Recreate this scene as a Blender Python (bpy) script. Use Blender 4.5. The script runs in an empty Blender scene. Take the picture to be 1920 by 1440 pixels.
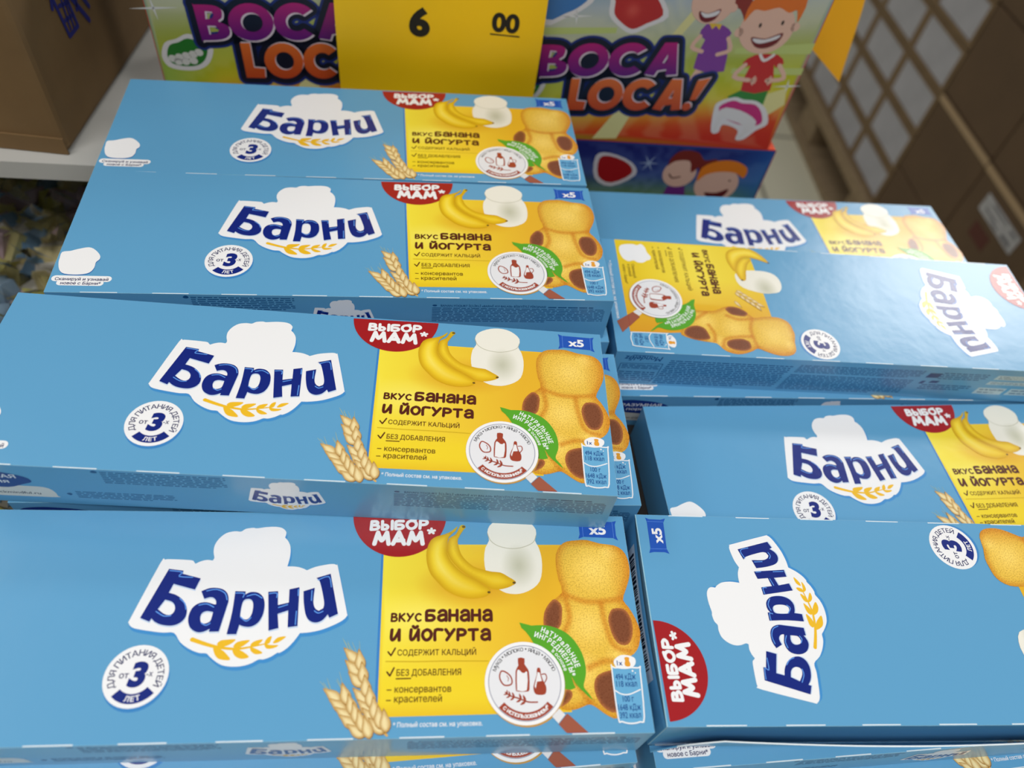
import bpy, math, random
from mathutils import Vector, Matrix, Quaternion
from mathutils.geometry import delaunay_2d_cdt, tessellate_polygon

SC = bpy.context.scene
COL = SC.collection
random.seed(11)

# ---------------------------------------------------------------- camera
cam_d = bpy.data.cameras.new('camera')
cam_d.sensor_width = 36.0
cam_d.lens = 25.993
cam_d.clip_start = 0.01
cam_d.dof.use_dof = True
cam_d.dof.focus_distance = 0.265
cam_d.dof.aperture_fstop = 8.5
cam = bpy.data.objects.new('camera', cam_d)
COL.objects.link(cam)
cam.location = (0, 0, 1.1)
cam.rotation_mode = 'QUATERNION'
cam.rotation_quaternion = (0.940289, 0.327651, -0.030341, 0.087072)
SC.camera = cam

# ---------------------------------------------------------------- light
world = bpy.data.worlds.new('shop_ambient')
SC.world = world
world.use_nodes = True
world.node_tree.nodes['Background'].inputs[0].default_value = (0.93, 0.97, 1.0, 1)
world.node_tree.nodes['Background'].inputs[1].default_value = 0.24

def area(name, loc, sx, sy, power, color=(1, 0.97, 0.93), target=None):
    d = bpy.data.lights.new(name, 'AREA')
    d.shape = 'RECTANGLE'; d.size = sx; d.size_y = sy; d.energy = power; d.color = color
    o = bpy.data.objects.new(name, d); COL.objects.link(o)
    o.location = loc
    t = Vector(target) if target else Vector((loc[0], loc[1], 0))
    o.rotation_euler = (t - Vector(loc)).to_track_quat('-Z', 'Y').to_euler()
    return o

# ceiling light panels of the shop, all above the frame
area('ceiling_panel', (2.15, 3.05, 3.0), 1.3, 0.75, 72)
area('ceiling_panel', (-0.35, -0.75, 3.0), 1.5, 0.6, 36)
area('ceiling_panel', (-2.3, 0.6, 3.0), 0.6, 1.4, 31)
area('ceiling_panel', (1.7, -0.7, 3.0), 1.2, 0.6, 27)

SC.view_settings.view_transform = 'Standard'
SC.view_settings.look = 'None'
SC.view_settings.gamma = 1.0
SC.view_settings.use_curve_mapping = False
SC.view_settings.exposure = -0.09

# ---------------------------------------------------------------- helpers
def lin(c):
    out = []
    for x in c[:3]:
        x /= 255.0
        out.append(x / 12.92 if x <= 0.04045 else ((x + 0.055) / 1.055) ** 2.4)
    return out

def mix(a, b, t):
    t = max(0.0, min(1.0, t))
    return tuple(x + (y - x) * t for x, y in zip(a, b))

def tag(o, label, cat, group=None):
    o['label'] = label; o['category'] = cat
    if group: o['group'] = group
    return o

def link(name, me, mat=None, parent=None, loc=None):
    o = bpy.data.objects.new(name, me); COL.objects.link(o)
    if mat is not None and me is not None:
        for m in (mat if isinstance(mat, (list, tuple)) else [mat]): me.materials.append(m)
    if parent is not None: o.parent = parent
    if loc is not None: o.location = loc
    return o

def empty(name, loc=(0, 0, 0), rz=0.0):
    o = bpy.data.objects.new(name, None); COL.objects.link(o)
    o.empty_display_size = 0.02
    o.location = loc; o.rotation_euler = (0, 0, rz)
    return o

class MB:
    """plain mesh collector, metres"""
    def __init__(s): s.v = []; s.f = []
    def box(s, x0, x1, y0, y1, z0, z1, M=None):
        n = len(s.v)
        p = [(x0, y0, z0), (x1, y0, z0), (x1, y1, z0), (x0, y1, z0), (x0, y0, z1), (x1, y0, z1), (x1, y1, z1), (x0, y1, z1)]
        s.v += [tuple(M @ Vector(q)) for q in p] if M else p
        s.f += [tuple(n + i for i in q) for q in ((0, 3, 2, 1), (4, 5, 6, 7), (0, 1, 5, 4), (1, 2, 6, 5), (2, 3, 7, 6), (3, 0, 4, 7))]
        return s
    def quad(s, a, b, c, d):
        n = len(s.v); s.v += [a, b, c, d]; s.f.append((n, n + 1, n + 2, n + 3))
    def build(s, name, mat, parent=None, bevel=0.0, smooth=False):
        me = bpy.data.meshes.new(name); me.from_pydata(s.v, [], s.f); me.update()
        o = link(name, me, mat, parent)
        if smooth:
            for p in me.polygons: p.use_smooth = True
        if bevel:
            m = o.modifiers.new('bevel', 'BEVEL'); m.width = bevel; m.segments = 2; m.limit_method = 'ANGLE'
        return o

# ---------------------------------------------------------------- materials
def new_mat(name):
    m = bpy.data.materials.new(name); m.use_nodes = True
    return m, m.node_tree, m.node_tree.nodes['Principled BSDF']

def plain(name, rgb, rough=0.5, noise=0.0, scale=30.0, bump=0.0, spec=0.5, metal=0.0, stretch=None):
    m, nt, b = new_mat(name)
    b.inputs['Roughness'].default_value = rough
    b.inputs['Specular IOR Level'].default_value = spec
    b.inputs['Metallic'].default_value = metal
    c = lin(rgb)
    if noise or bump:
        tc = nt.nodes.new('ShaderNodeTexCoord'); n = nt.nodes.new('ShaderNodeTexNoise')
        n.inputs['Scale'].default_value = scale; n.inputs['Detail'].default_value = 5
        if stretch:
            mp = nt.nodes.new('ShaderNodeMapping'); mp.inputs['Scale'].default_value = stretch
            nt.links.new(tc.outputs['Object'], mp.inputs[0]); nt.links.new(mp.outputs[0], n.inputs['Vector'])
        else:
            nt.links.new(tc.outputs['Object'], n.inputs['Vector'])
        r = nt.nodes.new('ShaderNodeValToRGB')
        r.color_ramp.elements[0].position = 0.3; r.color_ramp.elements[1].position = 0.7
        r.color_ramp.elements[0].color = tuple(x * (1 - noise) for x in c) + (1,)
        r.color_ramp.elements[1].color = tuple(min(1, x * (1 + noise)) for x in c) + (1,)
        nt.links.new(n.outputs['Fac'], r.inputs[0]); nt.links.new(r.outputs[0], b.inputs['Base Color'])
        if bump:
            bp = nt.nodes.new('ShaderNodeBump'); bp.inputs['Strength'].default_value = bump; bp.inputs['Distance'].default_value = 0.002
            nt.links.new(n.outputs['Fac'], bp.inputs['Height']); nt.links.new(bp.outputs[0], b.inputs['Normal'])
    else:
        b.inputs['Base Color'].default_value = (*c, 1)
    return m

def print_mat(name, rough, speckle=False):
    """coated board whose ink colour is stored per vertex"""
    m, nt, b = new_mat(name)
    at = nt.nodes.new('ShaderNodeAttribute'); at.attribute_name = 'ink'
    tc = nt.nodes.new('ShaderNodeTexCoord')
    src = at.outputs['Color']
    if speckle:
        n = nt.nodes.new('ShaderNodeTexNoise'); n.inputs['Scale'].default_value = 2200; n.inputs['Detail'].default_value = 3
        nt.links.new(tc.outputs['Object'], n.inputs['Vector'])
        r = nt.nodes.new('ShaderNodeValToRGB')
        r.color_ramp.elements[0].position = 0.33; r.color_ramp.elements[0].color = (0.62, 0.52, 0.40, 1)
        r.color_ramp.elements[1].position = 0.52; r.color_ramp.elements[1].color = (1, 1, 1, 1)
        e = r.color_ramp.elements.new(0.75); e.color = (1.12, 1.12, 1.15, 1)
        nt.links.new(n.outputs['Fac'], r.inputs[0])
        mx = nt.nodes.new('ShaderNodeMix'); mx.data_type = 'RGBA'; mx.blend_type = 'MULTIPLY'; mx.inputs[0].default_value = 0.75
        nt.links.new(src, mx.inputs[6]); nt.links.new(r.outputs[0], mx.inputs[7]); src = mx.outputs[2]
    nt.links.new(src, b.inputs['Base Color'])
    b.inputs['Roughness'].default_value = rough
    b.inputs['Specular IOR Level'].default_value = 0.5
    n2 = nt.nodes.new('ShaderNodeTexNoise'); n2.inputs['Scale'].default_value = 55; n2.inputs['Detail'].default_value = 6
    nt.links.new(tc.outputs['Object'], n2.inputs['Vector'])
    bp = nt.nodes.new('ShaderNodeBump'); bp.inputs['Strength'].default_value = 0.10; bp.inputs['Distance'].default_value = 0.002
    nt.links.new(n2.outputs['Fac'], bp.inputs['Height']); nt.links.new(bp.outputs[0], b.inputs['Normal'])
    return m

INK = print_mat('coated_board_ink', 0.26)
INKS = print_mat('coated_board_photo_ink', 0.26, True)
INKB = print_mat('matt_board_ink', 0.42)
# ---------------------------------------------------------------- flat printed artwork
def ccw(p):
    return sum(p[i][0] * p[(i + 1) % len(p)][1] - p[(i + 1) % len(p)][0] * p[i][1] for i in range(len(p))) > 0

def smooth(p, n=4, closed=True):
    """Catmull-Rom through the points"""
    out = []; m = len(p)
    rng = range(m) if closed else range(m - 1)
    for i in rng:
        if closed: a, b, c, d = p[i - 1], p[i], p[(i + 1) % m], p[(i + 2) % m]
        else: a, b, c, d = p[max(i - 1, 0)], p[i], p[i + 1], p[min(i + 2, m - 1)]
        for k in range(n):
            t = k / n
            out.append(tuple(0.5 * (2 * b[j] + (c[j] - a[j]) * t + (2 * a[j] - 5 * b[j] + 4 * c[j] - d[j]) * t * t + (3 * b[j] - a[j] - 3 * c[j] + d[j]) * t ** 3) for j in (0, 1)))
    if not closed: out.append(tuple(p[-1]))
    return out

def inside(p, q):
    r = False; n = len(q); j = n - 1
    for i in range(n):
        if (q[i][1] > p[1]) != (q[j][1] > p[1]) and p[0] < (q[j][0] - q[i][0]) * (p[1] - q[i][1]) / (q[j][1] - q[i][1]) + q[i][0]: r = not r
        j = i
    return r

def edge_dist(p, q):
    best = 1e9; n = len(q)
    for i in range(n):
        ax, ay = q[i]; bx, by = q[(i + 1) % n]; dx, dy = bx - ax, by - ay
        L = dx * dx + dy * dy
        t = 0 if L == 0 else max(0, min(1, ((p[0] - ax) * dx + (p[1] - ay) * dy) / L))
        d = (p[0] - ax - t * dx) ** 2 + (p[1] - ay - t * dy) ** 2
        if d < best: best = d
    return math.sqrt(best)

_glyphs = {}
_fc = bpy.data.curves.new('lettering', 'FONT'); _fc.resolution_u = 3; _fc.fill_mode = 'NONE'
_fo = bpy.data.objects.new('lettering', _fc); COL.objects.link(_fo)
def glyphs(s, bold):
    """flat letter shapes in em units; bold thickens every stem by that much on each side"""
    k = (s, bold)
    if k not in _glyphs:
        _fc.body = s
        bpy.context.view_layer.update()
        dg = bpy.context.evaluated_depsgraph_get(); cu = _fo.to_curve(dg); loops = []
        for sp in cu.splines:
            l = []; bp = sp.bezier_points; m = len(bp)
            for i in range(m):
                p, q = bp[i], bp[(i + 1) % m]; A, B, C, D = p.co, p.handle_right, q.handle_left, q.co
                straight = abs((B - A).cross(D - A).z) < 1e-5 and abs((C - A).cross(D - A).z) < 1e-5
                for k_ in range(1 if straight else 5):
                    t = k_ / 5; w = ((1 - t) ** 3, 3 * t * (1 - t) ** 2, 3 * t * t * (1 - t), t ** 3)
                    l.append(tuple(w[0] * A[j] + w[1] * B[j] + w[2] * C[j] + w[3] * D[j] for j in (0, 1)))
            l = [p for i, p in enumerate(l) if math.hypot(p[0] - l[i - 1][0], p[1] - l[i - 1][1]) > 2e-3]
            if len(l) > 2: loops.append(l)
        _fo.to_curve_clear()
        area2 = lambda l: sum(l[i - 1][0] * l[i][1] - l[i][0] * l[i - 1][1] for i in range(len(l)))
        P = []; E = []; fat = []
        for l in loops:
            o = []; m = len(l)
            sg = 1 if max([area2(l)] + [area2(q) for q in loops if q is not l and inside(l[0], q)], key=abs) > 0 else -1
            for i in range(m):
                (ax, ay), (bx, by), (cx, cy) = l[i - 1], l[i], l[(i + 1) % m]
                la = math.hypot(bx - ax, by - ay); lb = math.hypot(cx - bx, cy - by)
                n1 = ((by - ay) / la, -(bx - ax) / la); n2 = ((cy - by) / lb, -(cx - bx) / lb)
                sx, sy = n1[0] + n2[0], n1[1] + n2[1]; q = max(.5, (sx * sx + sy * sy) / 2)
                o.append((bx + sx / q * bold * sg, by + sy / q * bold * sg))
            E += [(len(P) + i, len(P) + (i + 1) % m) for i in range(m)]; P += o; fat.append(o)
        r = delaunay_2d_cdt([Vector(p) for p in P], E, [], 0, 1e-6)
        v = [(p.x, p.y) for p in r[0]]; f = []
        boxes = [(min(p[0] for p in l), max(p[0] for p in l)) for l in fat]
        for t in r[2]:
            x = sum(v[i][0] for i in t) / 3; y = sum(v[i][1] for i in t) / 3; wn = 0
            for l, (b0, b1) in zip(fat, boxes):
                if not b0 <= x <= b1: continue
                for i in range(len(l)):
                    (ax, ay), (bx, by) = l[i - 1], l[i]
                    if (ay > y) != (by > y) and x < ax + (bx - ax) * (y - ay) / (by - ay): wn += 1 if by > ay else -1
            if wn: f.append(tuple(t))
        _glyphs[k] = (v, f)
    return _glyphs[k]

def advance(ch, bold=0.0):
    if ch == ' ': return 0.28
    v, f = glyphs(ch, bold)
    return max(q[0] for q in v) + 0.07

def soften(p, n=4, sharp=52):
    """rounds the gentle bends of a traced outline and keeps its real corners"""
    m = len(p); S = []
    for i in range(m):
        a, b, c = p[i - 1], p[i], p[(i + 1) % m]
        t = abs(math.degrees((math.atan2(c[1] - b[1], c[0] - b[0]) - math.atan2(b[1] - a[1], b[0] - a[0]) + math.pi) % (2 * math.pi) - math.pi))
        S.append(t > sharp)
    out = []
    for i in range(m):
        a, b, c, d = p[i - 1], p[i], p[(i + 1) % m], p[(i + 2) % m]
        if S[i]: a = b
        if S[(i + 1) % m]: d = c
        if S[i] and S[(i + 1) % m]: out.append(b); continue
        for k in range(n):
            t = k / n
            out.append(tuple(0.5 * (2 * b[j] + (c[j] - a[j]) * t + (2 * a[j] - 5 * b[j] + 4 * c[j] - d[j]) * t * t + (3 * b[j] - a[j] - 3 * c[j] + d[j]) * t ** 3) for j in (0, 1)))
    return out

STEP = 2.2e-5
class Art:
    """artwork drawn in millimetres (u right, v down) and laid on a panel by place(u, v, height)"""
    def __init__(s, place): s.place = place; s.v = []; s.f = []; s.c = []; s.m = []; s.xf = (1, 0, 0, 0, 1, 0)
    def pt(s, p):
        a, b, c, d, e, f = s.xf
        return (a * p[0] + b * p[1] + c, d * p[0] + e * p[1] + f)
    def raw(s, pts, faces, cols, layer, mat=0):
        n = len(s.v); q = [s.pt(p) for p in pts]
        for p in q: s.v.append(s.place(p[0], p[1], layer * STEP))
        one = not isinstance(cols, list)
        lc = (*lin(cols), 1.0) if one else None
        for i in range(len(q)): s.c.append(lc if one else (*lin(cols[i]), 1.0))
        for f in faces:
            g = [q[i] for i in f]
            # v runs down, so a panel-facing polygon has negative area in (u, v)
            f = tuple(n + i for i in (reversed(f) if ccw(g) else f))
            s.f.append(f); s.m.append(mat)
    def fill(s, pts, col, layer, holes=(), mat=0):
        loops = [[Vector((x, y, 0)) for x, y in l] for l in [pts] + list(holes)]
        flat = [p for l in [pts] + list(holes) for p in l]
        s.raw(flat, [tuple(t) for t in tessellate_polygon(loops)], col, layer, mat)
    def paint(s, pts, fn, layer, step=1.2, mat=0):
        """filled outline with a graded printed colour fn(u, v)"""
        xs = [p[0] for p in pts]; ys = [p[1] for p in pts]
        vs = [Vector(p) for p in pts]; n = len(pts)
        y = min(ys) + step / 2; row = 0
        while y < max(ys):
            x = min(xs) + (step / 2 if row % 2 else 0)
            while x < max(xs):
                if inside((x, y), pts) and edge_dist((x, y), pts) > step * 0.35: vs.append(Vector((x, y)))
                x += step
            y += step * 0.87; row += 1
        r = delaunay_2d_cdt(vs, [], [list(range(n))], 1, 1e-5)
        q = [(p.x, p.y) for p in r[0]]
        s.raw(q, [tuple(f) for f in r[2]], [fn(*p) for p in q], layer, mat)
    def disc(s, x, y, r, col, layer, ry=None, n=40, rot=0.0):
        ry = ry or r; c, d = math.cos(rot), math.sin(rot)
        s.fill([(x + r * math.cos(a) * c - ry * math.sin(a) * d, y + r * math.cos(a) * d + ry * math.sin(a) * c) for a in [2 * math.pi * i / n for i in range(n)]], col, layer)
    def band(s, x, y, r0, r1, a0, a1, col, layer, n=36):
        A = [math.radians(a0 + (a1 - a0) * i / n) for i in range(n + 1)]
        p = [(x + r * math.cos(a), y + r * math.sin(a)) for a in A for r in (r0, r1)]
        s.raw(p, [(2 * i, 2 * i + 1, 2 * i + 3, 2 * i + 2) for i in range(n)], col, layer)
    def _pieces(s, pts, w, w1, P, F):
        n = len(pts)
        for i in range(n - 1):
            (ax, ay), (bx, by) = pts[i], pts[i + 1]
            L = math.hypot(bx - ax, by - ay)
            if L < 1e-6: continue
            ha = (w + (w1 - w) * i / (n - 1)) / 2; hb = (w + (w1 - w) * (i + 1) / (n - 1)) / 2
            nx, ny = -(by - ay) / L, (bx - ax) / L
            k = len(P)
            P += [(ax + nx * ha, ay + ny * ha), (ax - nx * ha, ay - ny * ha), (bx - nx * hb, by - ny * hb), (bx + nx * hb, by + ny * hb)]
            F.append([k, k + 1, k + 2, k + 3])
        for i, (x, y) in enumerate(pts):
            h = (w + (w1 - w) * i / (n - 1)) / 2
            if h < 0.03: continue
            k = len(P); m = 14 if h > .4 else 8
            P += [(x + h * math.cos(2 * math.pi * j / m), y + h * math.sin(2 * math.pi * j / m)) for j in range(m)]
            F.append(list(range(k, k + m)))
    def _union(s, P, F, col, layer, colfn=None):
        F = [f if ccw([P[i] for i in f]) else f[::-1] for f in F]
        r = delaunay_2d_cdt([Vector(p) for p in P], [], F, 1, 1e-4)
        q = [(p.x, p.y) for p in r[0]]
        s.raw(q, [tuple(f) for f, o in zip(r[2], r[5]) if len(o)], [colfn(*p) for p in q] if colfn else col, layer)
    def stroke(s, pts, w, col, layer, closed=False, w1=None, colfn=None):
        if closed: pts = list(pts) + [pts[0]]
        P = []; F = []; s._pieces(pts, w, w if w1 is None else w1, P, F)
        s._union(P, F, col, layer, colfn)
    def text(s, t, x, y, h, col, layer, width=None, bold=0.02, rot=0.0, slant=0.0, mid=False):
        v, f = glyphs(t, bold)
        x0 = min(p[0] for p in v); x1 = max(p[0] for p in v)
        sy = h / 0.727; sx = width / (x1 - x0) if width else sy
        c, d = math.cos(math.radians(rot)), math.sin(math.radians(rot))
        off = -(x1 - x0) * sx / 2 if mid else 0
        P = []
        for gx, gy in v:
            a = (gx - x0) * sx + off + gy * sy * slant; b = gy * sy
            P.append((x + a * c + b * d, y + a * d - b * c))
        s.raw(P, f, col, layer)
    def arctext(s, t, cx, cy, r, a0, a1, h, col, layer, bold=0.02, sq=1.0):
        """letters spread on an arc; a1 > a0 reads clockwise with tops outward, a1 < a0 reads along the bottom"""
        adv = [advance(ch, bold) for ch in t]; tot = sum(adv); acc = 0; up = 1 if a1 > a0 else -1
        sc = h / 0.727
        for ch, w in zip(t, adv):
            if ch != ' ':
                a = math.radians(a0 + (a1 - a0) * (acc + w / 2) / tot)
                v, f = glyphs(ch, bold); wid = max(p[0] for p in v)
                tx, ty = (-math.sin(a) * up, math.cos(a) * up); ux, uy = (math.cos(a) * up, math.sin(a) * up)
                bx, by = cx + r * math.cos(a), cy + r * math.sin(a)
                s.raw([(bx + (p[0] - wid / 2) * sc * sq * tx + p[1] * sc * ux, by + (p[0] - wid / 2) * sc * sq * ty + p[1] * sc * uy) for p in v], f, col, layer)
            acc += w
    def marker(s, t, x, y, h, width, th, col, layer, rise=0.0, jit=0.0, table=None, colfn=None, shift=(0, 0)):
        """hand-lettered words made of round-ended strokes"""
        table = table or MARK
        tot = sum(table[ch][0] + 0.26 for ch in t) - 0.26
        sx = (width - th) / tot; sy = h - th; px = 0; P_ = []; F_ = []
        for i, ch in enumerate(t):
            w, strokes = table[ch]
            dy = jit * (1 if i % 2 else -1)
            for st in strokes:
                P = []
                for a, b in st:
                    gx = th / 2 + (px + a) * sx
                    P.append((x + gx + shift[0], y - th / 2 - b * sy + gx * rise + dy + shift[1]))
                s._pieces(smooth(P, 3, False) if len(P) > 2 else P, th, th, P_, F_)
            px += w + 0.26
        s._union(P_, F_, col, layer, colfn)
    def solid(s, poly, holes, grow, col, layer, colfn=None):
        """filled outline fattened by grow"""
        if grow <= 0:
            n = len(poly); pts = list(poly)
            if colfn is None: return s.fill(poly, col, layer, holes)
            loops = [poly] + list(holes); flat = [p for l in loops for p in l]
            tri = tessellate_polygon([[Vector((x, y, 0)) for x, y in l] for l in loops])
            return s.raw(flat, [tuple(t) for t in tri], [colfn(*p) for p in flat], layer)
        P = list(poly); F = [list(range(len(poly)))]
        s._pieces(list(poly) + [poly[0]], grow * 2, grow * 2, P, F)
        s._union(P, F, col, layer)
    def build(s, name, mats, parent=None):
        me = bpy.data.meshes.new(name); me.from_pydata(s.v, [], s.f)
        a = me.color_attributes.new('ink', 'FLOAT_COLOR', 'POINT')
        a.data.foreach_set('color', [x for c in s.c for x in c])
        me.polygons.foreach_set('material_index', s.m)
        me.update()
        return link(name, me, mats, parent)

MARK = {
 'В': (.55, [[(0, 0), (.02, 1)], [(.02, 1), (.35, .98), (.47, .8), (.33, .58), (.02, .54)], [(.02, .54), (.42, .5), (.56, .27), (.4, .04), (0, 0)]]),
 'К': (.55, [[(0, 0), (.02, 1)], [(.5, 1), (.06, .5)], [(.12, .55), (.55, 0)]]),
 'У': (.6, [[(0, 1), (.3, .42)], [(.6, 1), (.08, 0)]]),
 'С': (.52, [[(.52, .86), (.36, .98), (.13, .86), (0, .5), (.12, .13), (.34, 0), (.54, .13)]]),
 'Б': (.58, [[(.55, .96), (.05, .94), (0, .5), (.01, .02)], [(.01, .02), (.4, .03), (.58, .25), (.42, .5), (.03, .5)]]),
 'а': (.6, [[(.08, .78), (.25, .97), (.48, .95), (.59, .72), (.6, 0)], [(.58, .52), (.3, .54), (.06, .36), (.08, .1), (.3, 0), (.58, .18)]]),
 'Н': (.55, [[(0, 0), (.01, 1)], [(.55, 0), (.55, 1)], [(0, .5), (.55, .52)]]),
 'И': (.58, [[(.03, 1), (0, .3), (.08, .03), (.25, .18), (.48, .75), (.54, 1)], [(.54, 1), (.56, 0)]]),
 'Й': (.58, [[(.03, 1), (0, .3), (.08, .03), (.25, .18), (.48, .75), (.54, 1)], [(.54, 1), (.56, 0)], [(.16, 1.32), (.3, 1.18), (.46, 1.32)]]),
 'О': (.72, [[(.34, 1), (.1, .85), (0, .45), (.16, .08), (.4, 0), (.64, .22), (.7, .6), (.55, .92), (.34, 1), (.62, 1.08)]]),
 'Г': (.5, [[(0, 0), (.02, .94), (.5, .98)]]),
 'Р': (.55, [[(0, 0), (.02, 1)], [(.02, 1), (.4, .97), (.55, .72), (.4, .48), (.04, .44)]]),
 'Т': (.6, [[(0, .96), (.6, .98)], [(.3, .96), (.3, 0)]]),
 'М': (.84, [[(0, 0), (.16, 1), (.2, .98), (.42, .32), (.68, .98), (.72, 1), (.84, 0)]]),
 'А': (.66, [[(0, 0), (.3, 1), (.36, 1), (.66, 0)], [(.1, .32), (.6, .34)]]),
 'Ы': (.74, [[(0, 1), (.02, 0)], [(.01, .52), (.3, .5), (.42, .27), (.3, .03), (.02, 0)], [(.74, 0), (.73, 1)]]),
 'о': (.62, [[(.31, 1), (.08, .82), (0, .45), (.14, .08), (.34, 0), (.54, .2), (.62, .58), (.5, .9), (.31, 1)]]),
 ' ': (.25, []),
}
def ring(cx, cy, rx, ry, n=26, a0=0, a1=360): return [(cx + rx * math.cos(math.radians(a0 + (a1 - a0) * i / n)), cy + ry * math.sin(math.radians(a0 + (a1 - a0) * i / n))) for i in range(n + (a1 - a0 < 360))]
FAT = {   # chunky poster capitals: advance, outline, holes
 'B': (.80, smooth([(.02, 1.0), (.46, .98), (.66, .86), (.64, .64), (.54, .54), (.76, .40), (.76, .16), (.54, .02), (.08, .0), (.04, .02), (.0, .96)], 3), [[(.26, .82), (.42, .80), (.46, .72), (.40, .62), (.24, .60)], [(.25, .42), (.44, .41), (.52, .32), (.46, .19), (.26, .17)]]),
 'O': (1.12, ring(.54, .5, .56, .53), [ring(.56, .5, .27, .27)]),
 'C': (1.06, ring(.53, .5, .55, .53, 26, 40, 318) + ring(.55, .5, .26, .26, 16, 312, 46), []),
 'A': (.98, [(.0, .03), (.36, 1.02), (.70, 1.02), (.94, .0), (.62, -.02), (.60, .18), (.36, .14), (.30, -.03)], [[(.44, .38), (.55, .40), (.53, .66)]]),
 'L': (.66, [(.02, 1.02), (.30, 1.02), (.31, .30), (.62, .27), (.60, -.02), (.05, -.01)], []),
 '!': (.62, [(.22, .98), (.62, 1.08), (.36, .34), (.17, .32)], []),
 '.': (.3, ring(.13, .11, .15, .14, 14), []),
}
# ---- outlines of the printed artwork, millimetres from the carton face's upper left corner
CLOUD = [(54.9,36.8), (55.0,35.9), (59.5,18.0), (60.6,16.9), (62.2,16.7), (68.5,17.0), (69.5,17.6), (70.1,18.2), (71.5,17.4), (73.3,16.9), (75.1,17.1), (75.4,16.1), (74.8,14.2), (74.7,11.9), (75.6,9.6), (77.5,7.6), (80.1,6.9), (82.0,7.0), (83.4,6.0), (85.7,5.6), (86.8,5.8), (89.9,5.3), (93.0,5.2), (95.0,5.7), (96.2,6.8), (96.4,7.9), (96.2,9.0), (97.4,10.3), (98.4,12.4), (98.7,15.6), (98.3,19.0), (100.3,19.0), (102.2,19.3), (103.8,19.9), (104.5,20.3), (107.1,19.1), (110.1,18.4), (112.4,18.1), (113.6,18.5), (114.2,19.5), (118.2,33.9), (118.3,35.0), (117.7,36.0), (115.8,37.3), (111.6,39.2), (107.7,40.1), (104.9,40.3), (103.4,42.8), (101.6,44.9), (99.8,46.1), (99.1,46.1), (97.5,47.2), (95.4,48.0), (94.0,48.0), (92.1,49.1), (89.8,49.8), (87.1,50.0), (84.2,49.6), (82.0,48.5), (80.0,47.0), (78.9,46.1), (76.7,45.9), (73.7,44.7), (70.8,42.7), (68.5,40.0), (65.4,39.9), (61.5,39.4), (57.5,38.7), (55.8,38.0)]
L_B = [(62.53,19.92), (67.04,20.51), (66.89,21.52), (72.68,23.03), (71.69,26.67), (65.01,24.82), (64.22,27.67), (66.61,28.41), (69.06,30.15), (70.57,32.56), (70.75,35.19), (69.5,37.04), (67.31,37.84), (64.46,37.57), (62.46,36.75), (61.08,35.63), (60.7,36.63), (57.8,35.43)]
L_Bh = [(63.66,29.87), (65.64,30.45), (66.87,31.67), (67.13,33.3), (66.31,34.5), (64.59,34.34), (62.22,32.79)]
L_A = [(73.71,27.18), (75.53,26.31), (77.66,26.08), (80.01,26.59), (81.58,27.96), (82.29,30.1), (82.1,32.4), (81.23,39.69), (78.36,39.74), (78.47,38.86), (76.79,39.73), (74.99,39.83), (73.01,38.72), (71.88,36.87), (71.58,34.63), (72.17,32.37), (73.67,31.04), (75.85,30.66), (78.24,31.32), (78.85,31.32), (78.59,30.17), (77.74,29.32), (76.62,29.12), (75.03,29.62)]
L_Ah = [(78.42,33.72), (76.58,33.45), (75.29,34.09), (75.06,35.59), (75.72,37.08), (76.98,37.2), (78.08,36.53), (78.36,35.23)]
L_R = [(83.77,27.18), (86.92,27.26), (86.91,28.24), (88.49,27.46), (90.73,27.7), (92.43,29.15), (93.19,31.29), (93.23,34.35), (92.21,36.98), (90.28,38.27), (88.13,38.19), (86.8,37.7), (86.41,40.53), (83.6,40.51), (84.0,33.93)]
L_Rh = [(86.64,30.5), (88.13,29.65), (89.4,30.31), (89.93,32.24), (89.76,34.71), (88.76,36.03), (87.16,35.64), (86.53,34.7)]
L_N = [(93.7,27.39), (96.62,27.19), (97.18,31.61), (100.37,30.84), (99.98,26.6), (102.94,25.88), (103.89,38.17), (101.05,38.53), (100.52,33.31), (97.51,34.37), (98.39,38.77), (95.57,39.49)]
L_I = [(104.33,27.2), (107.64,26.08), (107.71,30.54), (108.51,32.68), (109.7,33.46), (110.91,32.69), (110.97,30.55), (109.04,24.19), (107.68,22.9), (112.04,21.42), (115.59,34.44), (113.06,35.69), (112.51,34.62), (111.13,36.4), (109.2,37.15), (107.23,36.5), (105.87,34.59), (104.87,30.93)]
GS = [(74.1,42.0), (78.2,43.4), (82.2,44.4), (87.2,44.9), (91.3,44.3), (95.0,43.5)]
BAN1 = [(152.3,4.4), (150.4,6.2), (148.0,7.4), (145.4,8.2), (143.5,9.6), (142.4,12.3), (142.1,15.2), (142.6,18.7), (143.8,21.7), (145.9,24.2), (148.4,26.8), (151.3,28.5), (154.3,29.4), (157.1,29.7), (160.2,29.3), (162.3,28.4), (162.9,26.6), (161.2,25.4), (158.4,23.5), (155.2,21.8), (152.5,19.7), (150.2,17.0), (149.0,14.3), (149.0,11.4), (149.5,8.4), (151.6,6.2)]
BAN2 = [(153.3,4.1), (154.6,4.0), (155.1,4.8), (154.3,5.8), (152.5,9.1), (152.6,11.4), (153.5,14.5), (155.3,16.9), (157.7,18.9), (160.6,19.9), (163.5,20.6), (166.4,20.9), (168.8,22.3), (171.2,23.9), (170.7,25.0), (168.4,26.1), (165.5,26.7), (162.9,26.3), (161.2,25.2), (158.4,23.5), (155.2,21.6), (152.5,19.4), (150.2,16.7), (149.0,14.0), (149.0,11.4), (149.6,8.8), (151.5,7.6), (152.4,6.2)]
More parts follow.
